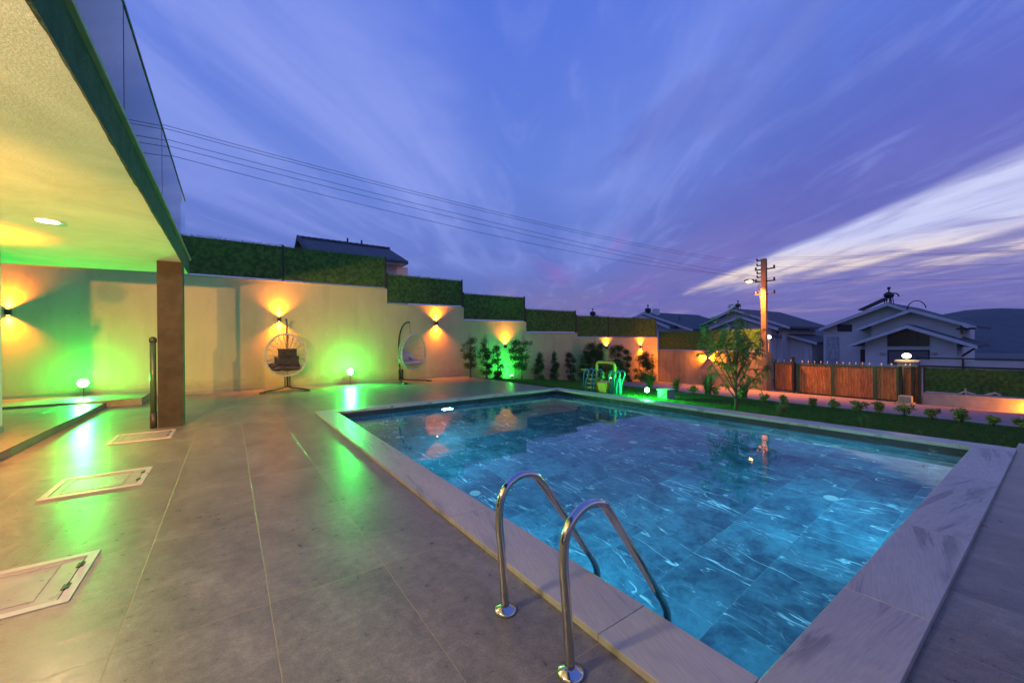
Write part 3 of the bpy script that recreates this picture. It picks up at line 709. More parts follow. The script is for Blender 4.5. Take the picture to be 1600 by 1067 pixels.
sconce(17.5, YW, 1.1, lab='amber lamp above the play set, half hidden by bushes', dn=0.)
sconce(20.6, YW, 1.1, lab='amber lamp behind the last bush before the wall corner', dn=.6, up=1.2)
sconce(22.35, 12.08, .46, axis='y', n=(-1, 0), lab='amber lamp throwing its light sideways along the brown wall', e0=420.)
sconce(22.35, .4, -.95, axis='y', n=(-1, 0), lab='amber lamp on the low concrete wall right of the gate', e0=420.)

sconce(HX, 8.3, 2.2, n=(1, 0), lab='amber up and down lamp on the villa wall nearest the brown column', e0=330., dn=.4)
sconce(HX, 5.2, 2.2, n=(1, 0), lab='amber up and down lamp on the villa wall beside the glass door', e0=330., dn=.4)
# house wall lamp just behind the photographer (it throws the ladder's shadow)
hl = thing('villa_lamp', 'white lantern fixed high on the villa wall', 'wall lamp', (HX, 2.0, 2.5))
MB().box(.0, -.05, -.09, .03, .05, .09).build('back_plate', M['dark'], hl)
MB().ball((.16, 0, 0), .09, 18).build('globe', emis('lantern_globe', (1., .84, .62), 6.), hl, smooth=True)
lamp('lantern', 'POINT', (.36, 0, 0), 300., (1., .76, .50), .16, parent=hl)
lamp('lantern_throw', 'SPOT', (.16, .12, 0), 2800., (1., .45, .08), .05, aim=(2.2, 13.4, -.8), parent=hl, spot=R(62), blend=.9)
fl_ = thing('villa_floodlight', 'security floodlight on the villa wall aimed along the facade', 'floodlight', (HX, -3.2, 2.33))
MB().box(.0, -.05, -.05, .05, .05, .05).box(.05, -.12, -.09, .13, .0, .09).build('housing', M['dark'], fl_)
MB().box(.055, .001, -.08, .125, .01, .08).build('lens', emis('flood_lens', (1., .84, .62), 6.), fl_)
lamp('flood_beam', 'SPOT', (.12, .10, 0), 5400., (1., .45, .08), .05, aim=(2.0, 18.6, .6), parent=fl_, spot=R(52), blend=.9)

# ------------------------------------------------------------------ green floodlights
def flood(loc, lab, face, e, stand=.3, tilt=.25, k=1., back=.5):
    t = thing('floodlight', lab, 'floodlight', loc, 'green floodlights')
    f = Vector(face).normalized(); c = Vector((0, 0, stand)); q = (f+Vector((0,0,tilt))).normalized().to_track_quat('Z', 'Y').to_matrix().to_4x4()
    MB().lathe([(.05*k, -.06), (.09*k, -.03), (.105*k, -.0), (.105*k, .03), (.095*k, .035), (.001, .035)], (0,0,0), 24).build('housing', M['dark'], t, smooth=False, matrix=Matrix.Translation(c) @ q)
    MB().lathe([(.104*k, .036), (.108*k, .045), (.08*k, .062), (.001, .068)], (0,0,0), 24).build('lens', M['e_green'], t, matrix=Matrix.Translation(c) @ q)
    MB().tube([(0,0,0),(0,0,stand-.11)], .008, 10).lathe([(.05,0),(.05,.01),(.015,.015)], (0,0,0), 16).build('stand', M['dark'], t)
    p = c+f*.12+Vector((0,0,.15))
    lamp('green_light', 'POINT', p, e*back*.6, (.02, 1., .09), .07, parent=t)
    lamp('green_throw', 'SPOT', c+f*.10, e*3.1, (.02, 1., .09), .08, aim=c+f*1.0+Vector((0,0,-.30)), parent=t, spot=R(158), blend=.75)
    return t
flood((3.52, 15.0, .0), 'green floodlight standing by the wall between the two hanging chairs', (0, -1, 0), 420., .46)
flood((-3.1, 14.9, .17), 'green floodlight standing on the platform left of the brown column', (0, -1, 0), 400., .34)
flood((10.0, 7.25, gz(10.0)), 'green floodlight on the lawn beside the grey storage box', (-.9, -.5, 0), 200., .22, .25, .62, 2.2)
flood((10.45, 14.75, gz(10.45)), 'small green floodlight at the foot of the sapling by the wall', (0, .6, .8), 70., .14, .8, .55)
flood((17.1, 14.75, gz(17.1)), 'small green floodlight behind the play set', (0, .6, .8), 90., .14, .8, .55)

# ------------------------------------------------------------------ hanging egg chairs
def egg_chair(loc, rz, lab, cush, dark):
    t = thing('hanging_chair', lab, 'hanging chair', loc, 'hanging egg chairs', rz)
    # local: opening towards -Y, frame behind at +Y
    cz, rx, rzz, ry = 1.14, .56, .66, .50
    def sp(u, v):   # u: angle round the vertical axis (0 = front), v: height angle
        k = 1.0-.10*math.sin(v); return Vector((rx*k*math.cos(v)*math.sin(u), -ry*k*math.cos(v)*math.cos(u)+.02, cz+rzz*math.sin(v)))
    # rim: a ring on the front, leaning
    rim = []
    for k in range(48):
        a_ = 2*math.pi*k/48; x = .565*math.sin(a_)*(1-.07*math.cos(a_)); z = .655*math.cos(a_); rim.append(Vector((x, -.16-.10*math.cos(a_)*0-.06*z, cz+z)))
    MB().tube(rim, .030, 10, closed=True).build('rim', M['rattan'], t, smooth=True)
    sh = MB()
    D_ = .62
    def shell(a_, w_):  # a_ = ring angle, w_ = 0 at rim .. 1 at the back centre
        x = .565*math.sin(a_)*(1-.07*math.cos(a_)); z = .655*math.cos(a_); q = math.cos(w_*math.pi/2); return Vector((x*q, -.16-.06*z*q+D_*math.sin(w_*math.pi/2)*(.92 if z > 0 else 1.0), cz+z*q-.04*(1-q)))
    for k in range(22):
        a_ = 2*math.pi*(k+.5)/22
        sh.tube([shell(a_, j/9*.985) for j in range(10)], .011, 6)
    sh.build('ribs', M['rattan'], t, smooth=True)
    bd = MB()
    # level strands: rings of constant height on the back of the shell
    for k in range(21):
        zz = -.62+k*.062
        h_ = math.sqrt(max(.0001, 1-(zz/.655)**2)); pts = []
        for j in range(21):
            u = (j/20*2-1); x = .565*h_*math.sin(u*math.pi/2)*(1-.05*zz); dd = math.sqrt(max(0, 1-(x/.565)**2-(zz/.655)**2)); 
            pts.append(Vector((x, -.16-.06*zz+D_*dd*.98, cz+zz)))
        bd.tube(pts, .0095, 5)
    for k in range(7):
        w_ = .10+.11*k
        pts = [shell(math.pi*(.62+.76*j/16), w_) for j in range(17)]; bd.tube(pts, .016, 5)
    bd.build('weave', M['rattan'], t, smooth=True)
    # stand
    fr = MB(); arc = [(0,.62,.06)]
    arc = [Vector((0, .60, .07)), Vector((0, .66, .6)), Vector((0, .70, 1.2)), Vector((0, .66, 1.7)), Vector((0, .52, 2.05)), Vector((0, .33, 2.22)), Vector((0, .14, 2.27)), Vector((0, .06, 2.235))]
    sm = []
    for i in range(len(arc)-1):
        p0_, p1_, p2_, p3_ = arc[max(0,i-1)], arc[i], arc[i+1], arc[min(len(arc)-1,i+2)]
        for j in range(5):
            s_ = j/5; sm.append(.5*((2*p1_)+(p2_-p0_)*s_+(2*p0_-5*p1_+4*p2_-p3_)*s_*s_+(3*p1_-p0_-3*p2_+p3_)*s_**3))
    sm.append(arc[-1]); fr.tube(sm, .028, 12); fr.build('stand_pole', M['dark'], t, smooth=True)
    ft = MB()
    for sx in (-1, 1):
        ft.tube([(0,.55,.10),(sx*.12,.42,.055),(sx*.45,.05,.035),(sx*.60,-.28,.035),(sx*.60,-.38,.03)], .024, 10)
    ft.tube([(0,.55,.10),(0,.2,.11),(0,0.,.32)], .001, 4)
    ft.build('stand_foot', M['dark'], t, smooth=True)
    for sx in (-.07, .07): MB().box(sx-.02, .56, .04, sx+.02, .62, .46).build('stand_brace', M['dark'], t)
    for sx in (-.60, .60): MB().box(sx-.10, -.42, .0, sx+.06, -.30, .045).build('foot_pad', M['black'], t, bevel=.008)
    ch = MB()
    for k in range(11):
        z = 2.21-k*.036; q = Matrix.Translation((0, .05, z)) @ Matrix.Rotation(R(90)*(k%2), 4, 'Z')
        ch.tube([q @ Vector((.011*math.cos(a_), 0, .024*math.sin(a_))) for a_ in [2*math.pi*i/8 for i in range(8)]], .0045, 5, closed=True)
    ch.tube([(0,.05,1.82),(0,.02,1.79)], .006, 5)
    ch.build('chain', M['steel'], t, smooth=True)
    # cushions
    def pillow(c, sx, sy, sz, rx_, name, m, rz_=0.):
        n1_, n2_ = 18, 12; V = []; F = []
        for s_ in (1, -1):
            o_ = len(V)
            for j in range(n2_+1):
                for i in range(n1_+1):
                    u, v = i/n1_*2-1, j/n2_*2-1; th = ((1-u**4)*(1-v**4))**.5
                    pin = 1+.06*(abs(u)*abs(v))**2
                    V.append((u*sx*pin, v*sy*pin, s_*sz*th+.012*math.sin(u*7+v*5+c[0])*th))
            F += [tuple(o_+j*(n1_+1)+i+d_ for d_ in ((0,1,n1_+2,n1_+1) if s_ > 0 else (0,n1_+1,n1_+2,1))) for j in range(n2_) for i in range(n1_)]
        mb = MB().add(V, F); return mb.build(name, m, t, smooth=True, matrix=Matrix.Translation(c) @ Matrix.Rotation(rz_, 4, 'Z') @ Matrix.Rotation(rx_, 4, 'X'))
    pillow((0, .10, .74), .40, .33, .075, R(6), 'seat_cushion', cush)
    if dark:
        pillow((.0, .22, .94), .34, .15, .07, R(62), 'back_cushion', cush)
        pillow((.02, .26, 1.20), .26, .14, .06, R(70), 'head_cushion', cush, .04)
        pillow((-.36, .0, .80), .13, .12, .05, R(20), 'side_cushion', cush, .6)
    else:
        pillow((.0, .26, .98), .30, .19, .07, R(66), 'back_cushion', cush)
        pillow((.20, .12, .90), .17, .12, .05, R(40), 'side_cushion', cush, .5)
    return t
egg_chair((1.47, 14.42, 0), R(-8), 'white rattan hanging egg chair with dark cushions, under the left wall lamp', M['cushion'], True)
egg_chair((5.60, 14.5, 0), R(20), 'white rattan hanging egg chair turned sideways, right of the green floodlight', M['cushion2'], False)

# ------------------------------------------------------------------ planting
def leaves(n, centre, rad, size, shape=None, asp=.28, droop=.3):
    c = np.array(centre); d = np.random.normal(size=(n, 3)); d /= np.linalg.norm(d, axis=1)[:, None]; r = np.random.uniform(.15, 1, n)**.5
    p = c+d*r[:, None]*np.array(rad)
    ax = np.random.normal(size=(n, 3)); ax[:, 2] = ax[:, 2]*.5-droop; ax /= np.linalg.norm(ax, axis=1)[:, None]
    sd = np.cross(ax, np.random.normal(size=(n, 3))); sd /= np.linalg.norm(sd, axis=1)[:, None]
    L = size*np.random.uniform(.6, 1.3, n)[:, None]
    V = np.empty((n, 4, 3)); V[:, 0] = p; V[:, 1] = p+ax*L*.5+sd*L*asp*.5; V[:, 2] = p+ax*L; V[:, 3] = p+ax*L*.5-sd*L*asp*.5
    return V
def sapling(x, y, h, wd, lab, name, n=900, m='leaf', base=.25, stems=3, size=.11, group='saplings and bushes along the back wall', clumps=None, lean=0., z=None, bamboo=False):
    size *= .66; n = int(n*2.1)
    z0 = gz(x) if z is None else z
    t = thing(name, lab, 'bush' if 'bush' in name else 'sapling' if 'sapling' in name else 'plant', (x, y, z0), group)
    tb = MB()
    tops = []
    for k in range(stems):
        a_ = random.uniform(0, 6.28); r_ = wd*.30*random.random()
        pts = [Vector((r_*.3*math.cos(a_), r_*.3*math.sin(a_), -.02))]
        for j in range(1, 7):
            f_ = j/6; pts.append(Vector((r_*f_*math.cos(a_)+random.uniform(-.015,.015)+lean*f_*f_, r_*f_*math.sin(a_)+random.uniform(-.015,.015), h*f_*(.96-.08*k*random.random()))))
        tb.tube(pts, [.016-.0018*j for j in range(7)], 6); tops.append(pts)
    tb.build('stem', M['bark'], t, smooth=True)
    cl_ = int((clumps or int(10+h*7))*1.6); n = int(n*1.5); Vs = []
    for k in range(cl_):
        f_ = random.uniform(base, 1.0); P_ = random.choice(tops); p = P_[min(6, int(f_*6))].copy(); rr = wd*.5*(1-.55*max(0, (f_-.45)/.55))*random.uniform(.3, 1)
        if bamboo: rr = wd*.5*random.uniform(.2, 1.)*(1-.5*abs(f_-.6))
        a_ = random.uniform(0, 6.28); p += Vector((rr*math.cos(a_), rr*math.sin(a_), random.uniform(-.05, .06)))
        p.z = max(p.z, h*base*.6); s_ = random.uniform(.09, .17)*(.7+wd*.5)
        Vs.append(leaves(max(6, n//cl_), p, (s_, s_, s_*1.1), size))
    V = np.concatenate(Vs); fast_mesh('foliage', V.reshape(-1, 3), np.arange(V.shape[0]*4).reshape(-1, 4), M[m], t)
    return t
PY = 14.65
sapling(8.25, PY, 1.98, .60, 'thin bamboo clump at the patio end of the planting bed', 'bamboo_plant', 900, base=.35, stems=5, bamboo=True)
sapling(9.05, PY, 2.02, .62, 'tall leafy bamboo, second from the patio edge', 'bamboo_plant', 1300, base=.2, stems=5, bamboo=True)
sapling(9.45, PY-.3, 1.72, .45, 'dark narrow shrub just left of the amber and green lit sapling', 'shrub_plant', 1300, base=.05, stems=3)
sapling(10.45, PY-.1, 2.05, .75, 'sapling lit amber above and green below', 'sapling', 520, base=.30, stems=1, size=.15)
sapling(11.0, PY+.1, 2.15, .70, 'tall bamboo just right of the amber and green lit sapling', 'bamboo_plant', 1100, base=.3, stems=4, bamboo=True, lean=.15)
sapling(11.95, PY, 1.45, .50, 'short shrub, first of three against the grey wall', 'shrub_plant', 1300, base=.03)
sapling(12.9, PY, 1.6, .42, 'narrow upright shrub, middle of three against the grey wall', 'shrub_plant', 1300, base=.03)
sapling(14.0, PY, 1.65, .42, 'narrow shrub, last of three against the grey wall', 'shrub_plant', 1300, base=.03)
sapling(15.7, PY, 2.35, 1.5, 'broad dense dark bush left of the play set', 'bush', 5200, base=.05, stems=7, clumps=60, size=.13)
sapling(17.4, PY, 2.3, 1.05, 'bush lit amber at its top and green below, behind the play set', 'bush', 2600, base=.06, stems=4, clumps=40, size=.13)
sapling(18.4, PY, 2.1, .5, 'slender pointed bush right of the play set', 'bush', 1500, base=.05, stems=3)
sapling(19.7, PY-.2, 2.0, 1.2, 'bushy shrub standing before the orange lit wall end', 'bush', 3000, base=.04, stems=5, clumps=44, size=.13)

# slender feathery tree on the lawn
pm = thing('feathery_tree', 'slender young tree with drooping feathery leaves on the lawn beyond the pool', 'tree', (9.62, 4.55, gz(9.62)))
pb = MB(); LV = []; rb = MB()
def spray(base, az, elev, L, droop, nl=15, ll=.10):
    pts = []; p = Vector(base); e_ = elev; n_ = 8; seg = L/n_
    for j in range(n_+1):
        pts.append(p.copy()); p = p+Vector((math.cos(az)*math.cos(e_), math.sin(az)*math.cos(e_), math.sin(e_)))*seg; e_ -= droop/n_*(1+j/n_)
    rb.tube(pts, [.0042-.0004*j for j in range(n_+1)], 4, caps=False)
    side = Vector((-math.sin(az), math.cos(az), 0))
    for k in range(nl):
        f_ = .08+.92*k/nl; i_ = min(n_-1, int(f_*n_)); q = pts[i_].lerp(pts[i_+1], f_*n_-i_); tg = (pts[i_+1]-pts[i_]).normalized()
        for s_ in (-1, 1):
            l_ = ll*random.uniform(.7, 1.25); dv = (side*s_*random.uniform(.4, .9)+tg*.7+Vector((0,0,random.uniform(-.6,.1)))).normalized()
            wv = tg.cross(dv).cross(dv); wv = (wv.normalized() if wv.length > 1e-5 else side)*.0085
            m_ = q+dv*l_*.5+Vector((0,0,-.01)); LV.append([q, m_+wv, q+dv*l_+Vector((0,0,-l_*.25)), m_-wv])
trunk = [Vector((0,0,-.05)), Vector((.015,.01,.3)), Vector((-.01,.0,.65)), Vector((.01,-.01,1.0))]
pb.tube(trunk, [.036, .030, .026, .020], 9)
rt = Vector((.82, -.57, 0)); fw = Vector((.57, .82, 0))     # tree spread, seen from the terrace
B_ = [(.05,.02,2.35,.60), (.18,.15,2.15,.75), (-.62,.1,2.05,.42), (-.42,-.25,1.75,.55), (-.25,.3,2.0,.8), (.42,-.2,1.75,.7), (.62,.15,1.45,.5), (-.12,-.3,1.8,.9), (.3,.35,1.9,.8), (-.72,-.05,1.3,.25), (.66,-.1,1.05,.28), (-.5,.3,1.45,.4), (.15,-.35,1.6,.7)]
for (u_, d_, z_, z0_) in B_:
    s0 = Vector((0,0,z0_)); e0_ = rt*u_+fw*d_+Vector((0,0,z_)); mid = s0.lerp(e0_, .5)+Vector((0,0,.10))+rt*u_*.12
    pts = [((1-t_)**2)*s0+2*t_*(1-t_)*mid+t_*t_*e0_ for t_ in [i/9 for i in range(10)]]
    pb.tube(pts, [.016-.0013*i for i in range(10)], 6)
    for i in range(13):
        f_ = .22+.78*i/12; j_ = min(8, int(f_*9)); q = pts[j_].lerp(pts[j_+1], f_*9-j_)
        spray(q, random.uniform(0, 6.28), random.uniform(.2, 1.2), random.uniform(.22, .46), random.uniform(1.4, 2.6), 14, .085)
    spray(pts[-1], random.uniform(0, 6.28), 1.2, .35, 1.6, 14, .09)
pb.build('trunk', M['bark'], pm, smooth=True); rb.build('twigs', M['palm'], pm)
fast_mesh('foliage', np.array([[tuple(v) for v in q] for q in LV]).reshape(-1, 3), np.arange(len(LV)*4).reshape(-1, 4), M['palm'], pm)

def tussock(x, y, h, n, lab, m, spread=.22, name='grass_tussock', group='grass tussocks on the lawn', wd=.006, z=None):
    z0 = gz(x) if z is None else z; t = thing(name, lab, 'ornamental grass', (x, y, z0), group); V = []
    for k in range(n):
        az = random.uniform(0, 6.28); l_ = h*random.uniform(.6, 1.1); sp_ = spread*random.uniform(.2, 1.4); b_ = Vector((random.gauss(0,.035), random.gauss(0,.035), 0)); wv = Vector((-math.sin(az), math.cos(az), 0))*wd
        pm_ = b_+Vector((math.cos(az)*sp_*.4, math.sin(az)*sp_*.4, l_*.65)); tp = b_+Vector((math.cos(az)*sp_*1.3, math.sin(az)*sp_*1.3, l_*random.uniform(.75, 1.)))
        V += [[b_-wv, b_+wv, pm_+wv, pm_-wv], [pm_-wv, pm_+wv, tp, tp]]
    V4 = np.array([[tuple(v) for v in q] for q in V]); V4[:, 3] += 1e-5
    fast_mesh('blades', V4.reshape(-1, 3), np.arange(len(V)*4).reshape(-1, 4), M[m], t); return t
tussock(13.0, 9.3, .85, 150, 'arching green grass clump lit by the lawn floodlight, nearer the box', 'palm', .38)
tussock(13.6, 8.6, .75, 120, 'second arching green grass clump, nearer the feathery tree', 'palm', .36)
tussock(14.0, 7.6, 1.0, 220, 'tall straw coloured grass clump behind the feathery tree', 'straw', .40)
tussock(14.3, 6.5, .8, 140, 'dry brown grass clump at the right foot of the feathery tree', 'straw', .35)
tussock(9.95, 3.75, .34, 90, 'dark brown grass tuft on the lawn near the pool edge', 'straw', .12, wd=.004)
tussock(9.42, 2.22, .30, 60, 'upright green grass tuft poking up behind the marble edge', 'palm', .08, wd=.004)
tussock(9.6, 1.55, .12, 14, 'tiny green grass tuft behind the marble edge', 'palm', .05, wd=.004)
# little yellow green border plants along the driveway
yy = [8.35, 7.55, 6.57, 5.9, 5.3, 4.55, 4.05, 3.45, 3.05, 2.55, 2.05, 1.55, 1.05, .62, .2, -.2, -.65, -1.1]
desc = ['first', 'second', 'third', 'fourth', 'fifth', 'sixth', 'seventh', 'eighth', 'ninth', 'tenth', 'eleventh', 'twelfth', 'thirteenth', 'fourteenth', 'fifteenth', 'sixteenth', 'seventeenth', 'eighteenth']
for k, y in enumerate(yy):
    x = 14.3+random.uniform(-.08, .08); s_ = random.uniform(.8, 1.2)
    t = thing('border_plant', 'small yellow green plant on the driveway edge, %s in the row from the feathery tree' % desc[k], 'plant', (x, y, gz(x)), 'border plants along the driveway')
    tb = MB(); Vs = []
    for j in range(9):
        a_ = random.uniform(0, 6.28); r_ = .10*s_*random.random(); tp = Vector((1.5*r_*math.cos(a_), 1.5*r_*math.sin(a_), .24*s_*random.uniform(.35, 1.1))); tb.tube([(0,0,-.02), tp*.5, tp], .005, 5)
        Vs.append(leaves(34, tp, (.07*s_, .07*s_, .055*s_), .075, asp=.55, droop=-.2))
    tb.build('stem', M['leaf'], t); V = np.concatenate(Vs); fast_mesh('foliage', V.reshape(-1, 3), np.arange(len(V)*4).reshape(-1, 4), M['leaf2'], t)

# ------------------------------------------------------------------ children's play set and storage box
tz = gz(9.7)
ps = thing('play_set', 'blue and yellow plastic play set standing on the lawn at the pool corner', 'play equipment', (9.62, 8.75, tz), None, R(0))
# local x' runs along -Y (to the right in the photograph)
def L(u, d, z): return Vector((d, -u, z))
for u0 in (-.66, -.28, .42, .62):
    for dd in (0.0, .22):
        pts = [L(u0-.05, dd, 0), L(u0-.03, dd, .5), L(u0+.02, dd, .68), L(u0+.10, dd, .74), L(u0+.19, dd, .70), L(u0+.20, dd, .60), L(u0+.10, dd, .42), L(u0+.05, dd, .2), L(u0+.06, dd, 0)]
        MB().tube(bend(pts, .06, 4), .024, 10).build('side_frame', M['bluep'], ps, smooth=True)
MB().tube(bend([L(-.20,.10,.0), L(-.20,.10,.90), L(-.14,.10,.97), L(.46,.10,.97), L(.54,.10,.90), L(.54,.10,.0)], .1, 6), .042, 12).build('top_arch', M['yellowp'], ps, smooth=True)
for k, z in enumerate((.10, .24, .38, .52)):
    MB().box(.04, .28, z, .18, .62, z+.045).build('step', M['orangep'] if k % 2 else M['yellowp'], ps, bevel=.012)
st_ = MB(); st_.tube([L(.16,.10,.96), L(.08,-.04,.36)], .007, 6); st_.tube([L(.20,.10,.96), L(.36,-.04,.36)], .007, 6); st_.build('rope', M['rope'], ps)
se = MB(); se.add([L(.0,-.14,.36), L(.42,-.14,.36), L(.36,-.16,.04), L(.10,-.16,.06), L(.0,.10,.40), L(.42,.10,.40), L(.36,.06,.04), L(.10,.06,.06)], [(0,3,2,1),(4,5,6,7),(0,1,5,4),(1,2,6,5),(2,3,7,6),(3,0,4,7)])
se.build('bucket_seat', M['yellowp'], ps, bevel=.03)
MB().box(.08, -.74, .02, .16, -.42, .5).build('side_panel', M['bluep'], ps, bevel=.02)
MB().tube([L(-.92,.1,.70), L(-.55,.1,.70)], .02, 8).build('grab_bar', M['yellowp'], ps, smooth=True)
sb = thing('storage_box', 'low square garden box beside the lawn floodlight, glowing green', 'box', (10.35, 6.85, gz(10.35)))
MB().box(-.2, -.15, 0, .2, .15, .26).build('body', M['boxp'], sb, bevel=.012)
MB().box(-.22, -.17, .261, .22, .17, .295).build('lid', M['boxp'], sb, bevel=.012)
MB().tube([(-.205,.09,.05),(-.205,-.11,.22)], .012, 6).build('strap', M['trim'], sb)

# ------------------------------------------------------------------ gate
GXp = 22.42
def gy(px): return atX(px, 600, GXp).y
def plank_panel(t, ya, yb, z0, z1, spikes=True, frame='dark'):
    o = rc(MB().box(GXp-.012, min(ya,yb), z0, GXp+.012, max(ya,yb), z1).build('plank_panel', M['wood'], t), t)
    a_, b_ = min(ya,yb), max(ya,yb)
    rc(MB().box(GXp-.03, a_, z1, GXp+.03, b_, z1+.05).build('frame_rail', M['pipe'], t), t); rc(MB().box(GXp-.03, a_, z0-.05, GXp+.03, b_, z0).build('frame_rail', M['dark'], t), t)
    if spikes:
        n_ = max(2, int((b_-a_)/.21))
        for k in range(n_):
            y = a_+(k+.5)*(b_-a_)/n_
            rc(MB().lathe([(.010, .05), (.010, .085), (.026, .115), (.03, .13), (.001, .20)], (GXp, y, z1), 8).build('finial', M['trim'], t), t)
g1 = thing('pedestrian_gate', 'narrow plank gate between the grey wall end and the sliding gate', 'gate', (GXp, 8.3, -1.1))
plank_panel(g1, 8.70, 7.86, -1.0, .30)
rc(MB().box(GXp-.035, 7.80, -1.05, GXp+.035, 7.86, .36).box(GXp-.035, 8.70, -1.05, GXp+.035, 8.76, .36).build('gate_frame', M['dark'], g1), g1)
g2 = thing('sliding_gate', 'long sliding driveway gate of brown vertical planks in a dark frame', 'gate', (GXp, 6, -1.15))
eds = [gy(1247), gy(1301), gy(1367), gy(1404)]
for a_, b_ in zip(eds[:-1], eds[1:]): plank_panel(g2, a_-.06, b_+.06, -1.06, .27)
for e_ in eds: rc(MB().box(GXp-.04, e_-.06, -1.14, GXp+.04, e_+.06, .325).build('gate_frame', M['pipe'], g2), g2)
rc(MB().box(GXp-.03, eds[-1]-.06, -1.15, GXp+.03, eds[0]+.06, -1.112).build('gate_rail', M['dark'], g2), g2)
for e_ in (gy(1275), gy(1392)): rc(MB().tube([(GXp-.05, e_, -1.13), (GXp+.05, e_, -1.13)], .05, 12).build('roller', M['black'], g2), g2)
for px, zt, lab in ((1241.5, .62, 'tall dark post between the narrow gate and the sliding gate'), (1408.5, .34, 'dark post at the closing end of the sliding gate'), (1428, .34, 'slim dark post beside the gate motor'), (1438, .36, 'dark post where the gate meets the low wall')):
    y = gy(px); p_ = MB().box(GXp-.18, y-.05, -1.25, GXp-.08, y+.05, zt).box(GXp-.19, y-.06, zt, GXp-.07, y+.06, zt+.02)
    tag(p_.build('gate_post', M['dark'], bevel=.004), lab, 'post', 'dark gate posts')
g3 = thing('fixed_panel', 'short fixed plank panel in front of the gate pillar', 'fence', (GXp, 4, -1.15))
plank_panel(g3, gy(1411)-.02, gy(1426), -1.08, .27); plank_panel(g3, gy(1430)-.0, gy(1436.5), -1.08, .27, False)
mo = thing('gate_motor', 'small green grey gate motor housing on the ground by the sliding gate', 'gate motor', (GXp-.35, gy(1418), gz(GXp-.35)))
MB().box(-.12, -.2, 0, .12, .2, .30).build('housing', M['boxp'], mo, bevel=.03); MB().box(-.15, -.25, -.02, .15, .25, .04).build('base_plate', M['concrete'], mo)
def globe(loc, lab, e, stem=.18):
    t = thing('globe_lamp', lab, 'lamp', loc, 'globe lamps'); MB().lathe([(.06,0),(.06,.02),(.025,.03),(.025,stem)], (0,0,0), 14).build('stem', M['dark'], t, smooth=True)
    MB().ball((0,0,stem+.115), .125, 18, (1.15, 1.15, .88)).build('globe', M['e_globe'], t, smooth=True)
    lamp('globe_light', 'POINT', (-.30, 0, stem+.16), e, (1., .62, .28), .12, parent=t); return t
pl = thing('gate_pillar', 'square rendered gate pillar topped with a glowing globe lamp', 'pillar', (22.75, gy(1416), -1.2))
yp = gy(1416)
rc(MB().box(22.55, yp-.28, -1.7, 22.95, yp+.28, .52).build('shaft', M['concrete'], pl), pl); rc(MB().box(22.48, yp-.36, .52, 23.02, yp+.36, .59).build('capping', M['concrete'], pl), pl)
globe((22.75, yp+.04, .59), 'globe lamp glowing on the gate pillar before the large gabled house', 45., .06)
wp = thing('wall_post', 'slim pillar at the end of the brown wall carrying a globe lamp', 'pillar', (22.46, 9.02, .87)); MB().box(-.07, -.07, .006, .07, .07, .50).build('shaft', M['concrete'], wp); MB().box(-.1, -.1, .501, .1, .1, .54).build('capping', M['concrete'], wp)
globe((22.46, 9.02, 1.41), 'globe lamp glowing beside the concrete utility pole', 45., .08)
# white pipes on the low wall right of the gate
tag(MB().tube([(22.42,2.55,-.65),(22.40,2.35,-.52),(22.42,2.1,-.60)], .03, 8).tube([(22.42,2.32,-.65),(22.42,2.34,-.40)], .03, 8).build('pipe_offcut', M['trim']), 'white pipe piece lying on the low wall nearer the gate', 'pipe', 'pipe pieces on the low wall')
tag(MB().tube([(22.42,1.85,-.60),(22.42,1.62,-.50),(22.42,1.5,-.58)], .035, 8).build('pipe_offcut', M['trim']), 'bent white pipe piece lying on the low wall farther from the gate', 'pipe', 'pipe pieces on the low wall')
# metal rail on the neighbour's wall
nb = thing('street_wall', 'pale wall across the street with a dark double rail', 'wall', (30, 0, -1.6))
rc(MB().box(30.1, -22, -2.2, 30.3, 4.75, .34).build('wall', M['house'], nb), nb)
rl = thing('street_rail', 'dark double rail railing in front of the pale street wall', 'railing', (30, 0, -1.6))
for z in (.40, -.02): rc(MB().box(29.96, -22, z, 30.02, 4.9, z+.07).build('rail', M['dark'], rl), rl)
for y in (4.8, 3.2, 1.2, -.8, -2.8, -5, -8, -12): rc(MB().box(29.95, y-.035, gz(30)-.1, 30.03, y+.035, .47).build('post', M['dark'], rl), rl)

# ------------------------------------------------------------------ utility pole
PXp, PYp = 22.05, 9.02
up = thing('utility_pole', 'orange lit concrete utility pole behind the feathery tree', 'utility pole', (PXp, PYp, gz(PXp)))
zb = gz(PXp); H = 5.56-zb
pm_ = MB(); pm_.add([(-.12,-.12,-.2),(.12,-.12,-.2),(.12,.12,-.2),(-.12,.12,-.2),(-.09,-.12,H),(.09,-.12,H),(.09,.12,H),(-.09,.12,H)], [(0,3,2,1),(4,5,6,7),(0,1,5,4),(1,2,6,5),(2,3,7,6),(3,0,4,7)])
pm_.build('shaft', mottled('weathered_pole', (.17, .125, .085), (.25, .19, .13), 2., .85, .5, 30., .01), up, bevel=.02)
for z in (5.03, 4.42, 3.78):
    zz = z-zb; MB().box(-.03, -.50, zz-.03, .03, .42, zz+.03).build('crossarm', M['dark'], up)
    for y in (-.46, .38): MB().lathe([(.02,.03),(.045,.05),(.03,.08),(.05,.10),(.03,.15),(.001,.16)], (0,y,zz), 10).build('insulator', M['dark'], up)
for z in (5.5, 5.25, 4.85, 4.65): MB().box(-.02, .13, z-zb-.03, .02, .34, z-zb+.03).lathe([(.02,.03),(.045,.05),(.03,.1),(.001,.13)], (0,.32,z-zb), 8).build('insulator', M['dark'], up)
MB().tube([(0,.17,4.35-zb),(.05,.3,4.2-zb),(0,.2,3.7-zb),(-.08,.08,2.6-zb),(-.09,.05,1.5-zb)], .012, 6).build('drop_cable', M['cable'], up)
